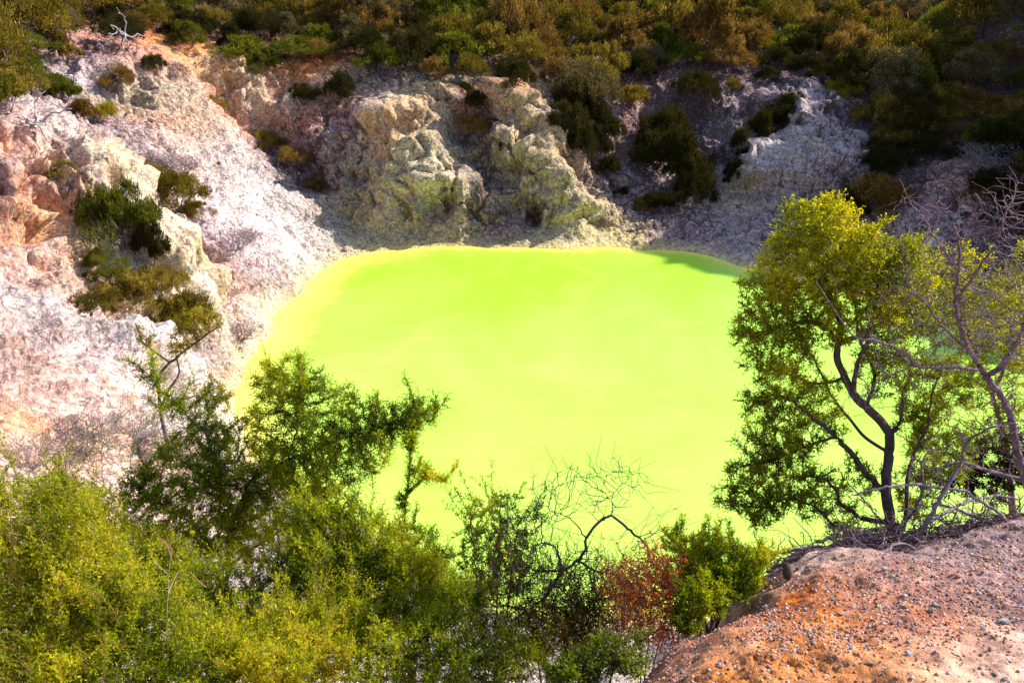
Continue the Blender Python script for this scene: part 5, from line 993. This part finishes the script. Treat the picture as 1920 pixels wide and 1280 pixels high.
# leafless grey brush: a grown, copied prototype
def twiggy_proto(seed):
    g = np.random.default_rng(seed); A = unit(g.normal(size=(900, 3))) * g.random((900, 1)) ** .4 * np.array([1, 1, .75]); A[:, 2] = A[:, 2] * .5 + .55
    pos = [np.zeros(3)]; par = [-1]
    for s in range(7): a = s * .9; pos.append(np.array([.1 * math.cos(a), .1 * math.sin(a), .12])); par.append(0)
    P_, q = colonize(pos, par, A, .06, 1.5, .07, 60, g, .6, 0, 1500); P_, q, _ = reorder(P_, list(q), [0] * len(q))
    P_, q, r_ = add_shoots(P_, q, radii(q, .0055, 2.3, .03), g, .8, .16, 3, .3, .8, .005); v, f = tubes(P_, q, r_, 3); return mesh('twigs', v, f)
TW = [twiggy_proto(301), twiggy_proto(302)]
TWS = []
for j_, (px, py, w, lab) in enumerate([(295, 335, 110, 'leafless grey brush above the gully shrubs'), (345, 330, 80, 'leafless grey brush right of the gully shrubs'), (440, 475, 95, 'leafless purplish brush on the lower scree'), (405, 500, 80, 'leafless brown brush low in the gully'), (470, 455, 60, 'small leafless brush on the scree above the pool'),
        (455, 640, 90, 'thin grey dead brush by the left shore'), (60, 880, 130, 'leafless brush low at the left edge'), (160, 860, 170, 'wide leafless brush on the front of the white mound'), (250, 850, 150, 'leafless brush right of the wide one on the mound'), (330, 870, 120, 'leafless brush between the mound and the tall shrub'), (300, 320, 60, 'little grey brush topmost in the gully'),
        (600, 345, 60, 'brown brush left of the centre cliff'), (1440, 200, 70, 'dark leafless brush on top of the grey outcrop'), (75, 545, 60, 'small brown dead brush at the foot of the pink bluff'), (1850, 320, 120, 'leafless brush on the brown slope at the right')]):
    p = hit(px, py); w_ = w * proj(p)[2] / F; o = link('dead_brush', TW[j_ % 2], B_PURP if j_ % 3 else B_GREY) if j_ < 2 else TWS[j_ % 2].copy()
    if j_ < 2: TWS.append(o)
    else: C.objects.link(o)
    o.location = p; o.scale = (w_ / 2,) * 3; o.rotation_euler = (0, 0, j_ * 1.3); tag(o, lab, 'dead brush')
# leaning tree over the mound with bare stems
def lean_tree():
    Yt = 20.; f, p = stem_from_ground(300, 770, Yt)
    paths = [([f, p, PY(296, 700, Yt), PY(320, 680, Yt), PY(360, 650, Yt), PY(400, 620, Yt)], .06, .025), ([PY(320, 680, Yt), PY(290, 660, Yt), PY(260, 640, Yt)], .03, .015), ([p, PY(315, 730, Yt), PY(340, 700, Yt), PY(330, 670, Yt)], .04, .02), ([p, PY(350, 745, Yt), PY(400, 740, Yt), PY(430, 760, Yt)], .03, .012)]
    bl = [(390, 600, Yt, 28, 1), (350, 600, Yt, 30, .8), (270, 630, Yt, 25, .6), (400, 740, Yt, 40, .3), (340, 640, Yt, 30, .5)]
    sk = grow(paths, bl, 500, .12, 91, .5, .03, maxn=900, tip=.009)
    plant('leaning_tree', 'leaning little tree with long bare bent stems in front of the white mound', 'tree', f, sk, B_DARK, G_YEL, dict(thresh=.02, k=5, tl=.16, nl=6, ll=.06, lw=.03, up=.4, outw=.5, rnd=.8, cl_scale=1.))
lean_tree()
# pale dead branches on the left hilltop
for j_, (px, py, Y, lab) in enumerate([(235, 60, 57.5, 'pale dead branches sticking up from the scrub of the left hilltop'), (190, 85, 56.5, 'bleached dead branches lying on the edge under the left hilltop'), (60, 185, 37.6, 'bleached dead branches on top of the white bluff'), (1095, 95, 63, 'grey dead branch hanging in the scrub above the centre cliff')]):
    g = np.random.default_rng(400 + j_); p = PY(px, py, Y); z = gz(p[0], p[1]); p[2] = z + (1.3 if j_ in (0, 3) else .1); P_, Q_, R_ = [p], [-1], [.09]
    for b in range(7):
        d = unit(g.normal(size=3) * np.array([1, .6, .5]) + np.array([0, 0, .6 if j_ == 0 else .15])); last = 0; q = p.copy()
        for s in range(9):
            d = unit(d + g.normal(0, .4, 3)); q = q + d * .2; P_.append(q.copy()); Q_.append(last); R_.append(.055 * (1 - .09 * s)); last = len(P_) - 1
            if g.random() < .4: 
                d3 = unit(d + g.normal(0, .8, 3)); P_.append(q + d3 * .22); Q_.append(last); R_.append(.025)
    a, b, c_ = reorder(np.array(P_), Q_, R_); v, f = tubes(a - p, b, c_, 5); o = link('dead_branches', mesh('dead_branches', v, f, True), bark_mat('bleached_wood', (.18, .14, .15), (.42, .36, .37)) if j_ == 0 else bpy.data.materials['bleached_wood']); o.location = p; tag(o, lab, 'dead branch')

# ------------------------------------------------------------------ boulders and stones
def rock_mesh(seed, cuts=7):
    g = np.random.default_rng(seed); bm_n = 22; th_ = np.linspace(0, math.pi, bm_n); ph = np.linspace(0, 2 * math.pi, 2 * bm_n, endpoint=False)
    V = [np.array([0, 0, 1.])] + [np.array([math.sin(t) * math.cos(p_), math.sin(t) * math.sin(p_), math.cos(t)]) for t in th_[1:-1] for p_ in ph] + [np.array([0, 0, -1.])]
    V = np.array(V); m = 2 * bm_n; rows = bm_n - 2; q = []; t3 = []
    for i in range(rows - 1):
        for j in range(m): q.append([1 + i * m + j, 1 + (i + 1) * m + j, 1 + (i + 1) * m + (j + 1) % m, 1 + i * m + (j + 1) % m])
    for j in range(m): t3.append([0, 1 + j, 1 + (j + 1) % m]); b = 1 + (rows - 1) * m; t3.append([len(V) - 1, b + (j + 1) % m, b + j])
    for _ in range(cuts * 2):
        n = unit(g.normal(size=3)); d = g.uniform(.45, .8); s = V @ n; V = V - np.maximum(s - d, 0)[:, None] * n * .93
    V *= np.array([1, g.uniform(.65, .95), g.uniform(.5, .75)]); V += unit(V) * (.05 * fbm(V * 3 + seed, 4, seed))[:, None]
    return mesh('rock', V, [np.array(q), np.array(t3)], True)
def stone_mat(name, a, b, c_):
    m, t = newmat(name); L = t.links.new; co = N(t, 'ShaderNodeTexCoord').outputs['Object']; n = ntex(t, co, 2.2, 6, .65, .5); n2 = ntex(t, co, 9, 5, .7)
    oi = N(t, 'ShaderNodeObjectInfo').outputs['Random']; col = mixc(t, oi, a, b); col = mixc(t, rng_(t, n, .42, .62), col, c_); col = mixc(t, rng_(t, n2, .55, .75, 0, .6), col, (.12, .09, .08))
    s = N(t, 'ShaderNodeBsdfPrincipled'); L(col, s.inputs['Base Color']); s.inputs['Roughness'].default_value = .85; bp = N(t, 'ShaderNodeBump'); bp.inputs['Distance'].default_value = .15; bp.inputs['Strength'].default_value = .7; L(n2, bp.inputs['Height']); L(bp.outputs[0], s.inputs['Normal'])
    o = N(t, 'ShaderNodeOutputMaterial'); L(s.outputs[0], o.inputs[0]); return m
S_PALE = stone_mat('pale_boulder', (.60, .55, .53), (.50, .46, .42), (.30, .25, .23)); S_MIX = stone_mat('mixed_stones', (.42, .32, .30), (.30, .28, .30), (.55, .40, .30)); S_PINK = stone_mat('pinkish_rock', (.66, .56, .54), (.58, .44, .40), (.5, .46, .44))
ROCKS = [rock_mesh(500 + i) for i in range(6)]
def rock(i, mat, p, size, label, group=None, name='boulder', cat='boulder', rz=0., sink=.25):
    key = (i, mat.name); me = _cache.get(key)
    if me is None: me = ROCKS[i].copy(); me.materials.append(mat); _cache[key] = me
    o = link(name, me); o.location = (p[0], p[1], p[2] + size * (.5 - sink) * .6); o.scale = (size / 2,) * 3; o.rotation_euler = (rz * .37 % .6 - .3, rz * .71 % .6 - .3, rz); return tag(o, label, cat, group)
for j_, (px, py, w, lab) in enumerate([(1755, 462, 46, 'flat pale slab boulder just left of the bare tree tops'), (1742, 408, 30, 'pale boulder highest of the cluster on the right slope'), (1790, 412, 24, 'pale boulder right of the highest one on the right slope'), (1792, 436, 20, 'small pale boulder under the cluster on the right slope'), (1680, 372, 26, 'pale boulder beside the brown spreading shrub'),
        (1612, 262, 42, 'big rounded pale boulder at the right end of the grey outcrop'), (1637, 244, 18, 'small pale boulder above the big rounded one'), (1520, 200, 36, 'pale boulder near the top of the grey outcrop'), (1500, 210, 26, 'blocky boulder left of the one near the outcrop top'), (1815, 395, 22, 'boulder on the reddish slope at the right'), (1770, 352, 22, 'boulder in the middle of the reddish slope'), (1725, 380, 20, 'boulder left of the reddish slope cluster'),
        (1165, 262, 9, 'small white stone in the dark gully'), (1030, 325, 22, 'white faced block low on the centre cliff'), (1022, 205, 12, 'white stone at the cliff top'), (1050, 372, 30, 'angular block above the yellow foot of the cliff'), (300, 238, 18, 'white block on the reddish ledge'), (285, 226, 16, 'white block left of its twin on the reddish ledge'), (245, 212, 14, 'small white block under the yellow green bush'), (575, 318, 16, 'greenish boulder at the scree crest'),
        (725, 198, 50, 'pale jutting rock at the top left of the centre cliff'), (765, 205, 34, 'pale ledge rock right of the jutting rock'), (180, 250, 14, 'grey rock at the top corner of the white bluff'), (545, 615, 14, 'white stone at the waterline on the left shore'), (395, 640, 14, 'white stone above the left shore'), (90, 770, 0, '')]):
    if w: p = hit(px, py); rock(j_ % 6, S_PALE, p, w * proj(p)[2] / F, lab, rz=j_ * 1.7)
g = np.random.default_rng(9)
for zn, (x0, y0, x1, y1), n, lo, hi, mt in [('scattered over the long white scree slope', (300, 250, 600, 520), 70, .12, .38, S_PINK), ('scattered along the left shore', (430, 470, 620, 700), 34, .12, .35, S_PALE), ('lying on the slope above the far right shore', (1180, 380, 1450, 460), 40, .1, .4, S_PALE), ('scattered on the reddish slope at the right', (1680, 300, 1900, 470), 50, .15, .55, S_PALE), ('lying at the foot of the centre cliff', (680, 430, 1180, 455), 30, .12, .4, S_PALE)]:
    for _ in range(n):
        px, py = g.uniform(x0, x1), g.uniform(y0, y1); p = hit(px, py)
        if p[2] < .08 or p[1] > 63: continue
        rock(int(g.integers(0, 6)), mt, p, g.uniform(lo, hi) * (.6 + .8 * g.random() ** 3), f'small loose rock {zn}', f'loose rocks {zn}', 'loose_rock', 'rock', g.random() * 6, .1)
# ---- the bank at the viewer's feet
def bank_pt(g):
    while True:
        px, py = g.uniform(1230, 1930), g.uniform(985, 1290)
        if py < np.interp(px, [1230, 1300, 1450, 1600, 1930], [1230, 1170, 1085, 1045, 975]): continue
        p = on_surf(hit(px, py, 1.5, 9, 160))
        return p, px, py
def stones():
    g = np.random.default_rng(11); V, Fs, nv = [], [], 0; sm = rock_mesh(777)
    # light polyhedral pebbles
    ico = np.array([[0, 0, 1], [.894, 0, .447], [.276, .851, .447], [-.724, .526, .447], [-.724, -.526, .447], [.276, -.851, .447], [.724, .526, -.447], [-.276, .851, -.447], [-.894, 0, -.447], [-.276, -.851, -.447], [.724, -.526, -.447], [0, 0, -1]])
    fi = np.array([[0, 1, 2], [0, 2, 3], [0, 3, 4], [0, 4, 5], [0, 5, 1], [1, 6, 2], [2, 7, 3], [3, 8, 4], [4, 9, 5], [5, 10, 1], [6, 7, 2], [7, 8, 3], [8, 9, 4], [9, 10, 5], [10, 6, 1], [11, 7, 6], [11, 8, 7], [11, 9, 8], [11, 10, 9], [11, 6, 10]])
    n = 34000; px = g.uniform(1200, 1960, n * 2); py = g.uniform(985, 1300, n * 2)
    dens = np.exp(-((py - np.interp(px, [1230, 1930], [1200, 1080])) / 95) ** 2) + .05
    k_ = (py > np.interp(px, [1200, 1300, 1450, 1600, 1960], [1230, 1165, 1075, 1040, 965])) & (g.random(n * 2) < dens); px, py = px[k_][:n], py[k_][:n]
    d = np.stack([ray(a, b) for a, b in zip(px, py)]); t = np.full(len(px), 3.2 / .67)
    for _ in range(14):
        q = np.array([0, 0, CAMZ]) + d * t[:, None]; z = base_z(q[:, :2]); t = t + (q[:, 2] - z) * .8
    q = np.array([0, 0, CAMZ]) + d * t[:, None]; q[:, 2] = surf_z(q[:, :2]) - .001
    s = .0015 + .014 * g.random(len(q)) ** 7; vv = ico[None] * s[:, None, None] * g.uniform(.55, 1.25, (len(q), 12, 1)) * g.uniform(.6, 1.1, (len(q), 1, 3)) + q[:, None]
    cv = np.repeat(g.random(len(q)), 12)
    m, t_ = newmat('gravel'); a = N(t_, 'ShaderNodeAttribute', attribute_name='v').outputs['Fac']; rp = N(t_, 'ShaderNodeValToRGB'); e = rp.color_ramp.elements
    e[0].color = (.12, .07, .06, 1); e[1].color = (.70, .64, .62, 1)
    for x_, c_ in ((.15, (.34, .12, .06)), (.4, (.24, .15, .15)), (.6, (.52, .26, .12)), (.85, (.45, .36, .36))): w = e.new(x_); w.color = (*c_, 1)
    rp.color_ramp.interpolation = 'CONSTANT'; bs = N(t_, 'ShaderNodeBsdfPrincipled'); bs.inputs['Roughness'].default_value = .8; o = N(t_, 'ShaderNodeOutputMaterial')
    t_.links.new(a, rp.inputs[0]); t_.links.new(rp.outputs[0], bs.inputs[0]); t_.links.new(bs.outputs[0], o.inputs[0])
    f = (np.arange(len(q))[:, None, None] * 12 + fi[None]).reshape(-1, 3)
    tag(link('gravel', mesh('gravel', vv.reshape(-1, 3), f, False, {'v': cv}), m), 'gravel and crumbs of rock strewn over the orange bank', 'gravel', kind='stuff')
    for i in range(90):
        p, x, y = bank_pt(g); s = .014 + .035 * g.random() ** 2.5
        rock(int(g.integers(0, 6)), S_MIX if g.random() < .6 else S_PINK, p, s, 'small stone lying loose on the orange bank', 'small stones on the orange bank', 'stone', 'stone', g.random() * 6, .2)
    for px, py, w, lab in [(1580, 1152, 15, 'small white block of stone in the middle of the bank'), (1752, 1135, 16, 'pale grey stone at the right of the bank'), (1882, 1165, 22, 'dark grey angular stone near the right edge'), (1560, 1128, 12, 'white stone above the white block'), (1692, 1043, 8, 'tiny white stone under the tree roots'), (1365, 1160, 9, 'white pebble on the left of the bank'), (1445, 1180, 9, 'grey pebble near the left of the bank')]:
        p = on_surf(hit(px, py, 1.5, 9, 300)); rock((px + py) % 6, S_PALE, p, w * proj(p)[2] / F, lab, None, 'stone', 'stone', px * .1, .1)
stones()
for j_, (pts, r0, r1, lab) in enumerate([([z8(612, 960, 0), z8(680, 905, 0), z8(740, 865, 0), z8(800, 835, 0), z8(865, 812, 0)], .006, .002, 'purplish stick lying across the middle of the bank'), ([z8(1085, 905, 0), z8(1100, 970, 0), z8(1125, 1020, 0), z8(1145, 1070, 0)], .003, .0015, 'thin dark twig pointing down the bank'), ([z8(1400, 570, 0), z8(1460, 600, 0), z8(1560, 628, 0)], .005, .004, 'grey stick below the heap of branches'),
        ([z8(1320, 1000, 0), z8(1395, 998, 0)], .005, .004, 'short thick grey stick on the right of the bank'), ([z8(1640, 860, 0), z8(1700, 900, 0), z8(1780, 905, 0)], .003, .002, 'thin stick above the dark grey stone'), ([z8(990, 980, 0), z8(1020, 930, 0)], .003, .002, 'tiny twig left of the pointing twig'), ([z8(1730, 960, 0), z8(1775, 960, 0)], .004, .003, 'pale short stick beside the dark grey stone'), ([z8(640, 1085, 0), z8(655, 1045, 0), z8(690, 1050, 0)], .002, .0012, 'pale dry grass stalk on the orange soil')]):
    Q = [on_surf(hit(p[0], p[1], 1.5, 9, 300)) for p in pts]; g = np.random.default_rng(j_ + 70); pos, par, rad = [], [], []; path_nodes(pos, par, rad, [q + np.array([0, 0, r0 * .8]) for q in Q], r0, r1, .02)
    pos = np.array(pos); pos += g.normal(0, .0015, pos.shape); b = pos[0].copy(); v, f = tubes(pos - b, np.array(par), np.array(rad), 6); o = link('stick', mesh('stick', v, f, True), B_GREY if j_ % 2 else B_PURP); o.location = b; tag(o, lab, 'stick')
def pine_cone():
    p = on_surf(hit(1478, 1085, 1.5, 9, 300)); root = empty('pine_cone', p); tag(root, 'brown pine cone lying on the bank below the dark root', 'pine cone')
    L_ = .105; m = bark_mat('cone_scales', (.07, .035, .03), (.20, .12, .10), 60); V, Fq = [], []; n = 0
    ax = unit(np.array([-.15, .35, .9])); a = unit(np.cross(ax, [1, 0, 0])); b = np.cross(ax, a); cv, cf = tubes(np.array([ax * L_ * t + np.array([0, 0, .0]) for t in np.linspace(.02, 1, 9)]), np.arange(-1, 8), np.array([.012, .022, .026, .026, .024, .020, .016, .010, .004]), 8)
    link('core', mesh('core', cv, cf, True), m, root)
    for i in range(120):
        t = (i + .5) / 120; an = i * 2.39996; rad = .030 * math.sin(math.pi * min(1, .18 + t * .8)) ** .6 * (1.08 - .55 * t); c_ = ax * L_ * t; d = math.cos(an) * a + math.sin(an) * b; s = np.cross(ax, d); w = .0085 * (1.1 - .5 * t)
        o1 = c_ + d * rad * .4; tip = c_ + d * rad * 1.2 + ax * .010; up = ax * .004
        V += [o1 - s * w * .6, o1 + s * w * .6, tip + s * w - ax * .003, tip + d * .004, tip - s * w - ax * .003, o1 + up, tip + up * 1.2]
        Fq += [[n, n + 1, n + 2], [n, n + 2, n + 3], [n, n + 3, n + 4], [n + 5, n + 6, n + 2], [n + 5, n + 4, n + 6], [n + 6, n + 3, n + 2], [n + 6, n + 4, n + 3], [n + 5, n + 2, n + 1], [n + 5, n, n + 4]]; n += 7
    link('scales', mesh('scales', V, np.array(Fq)), m, root)
pine_cone()
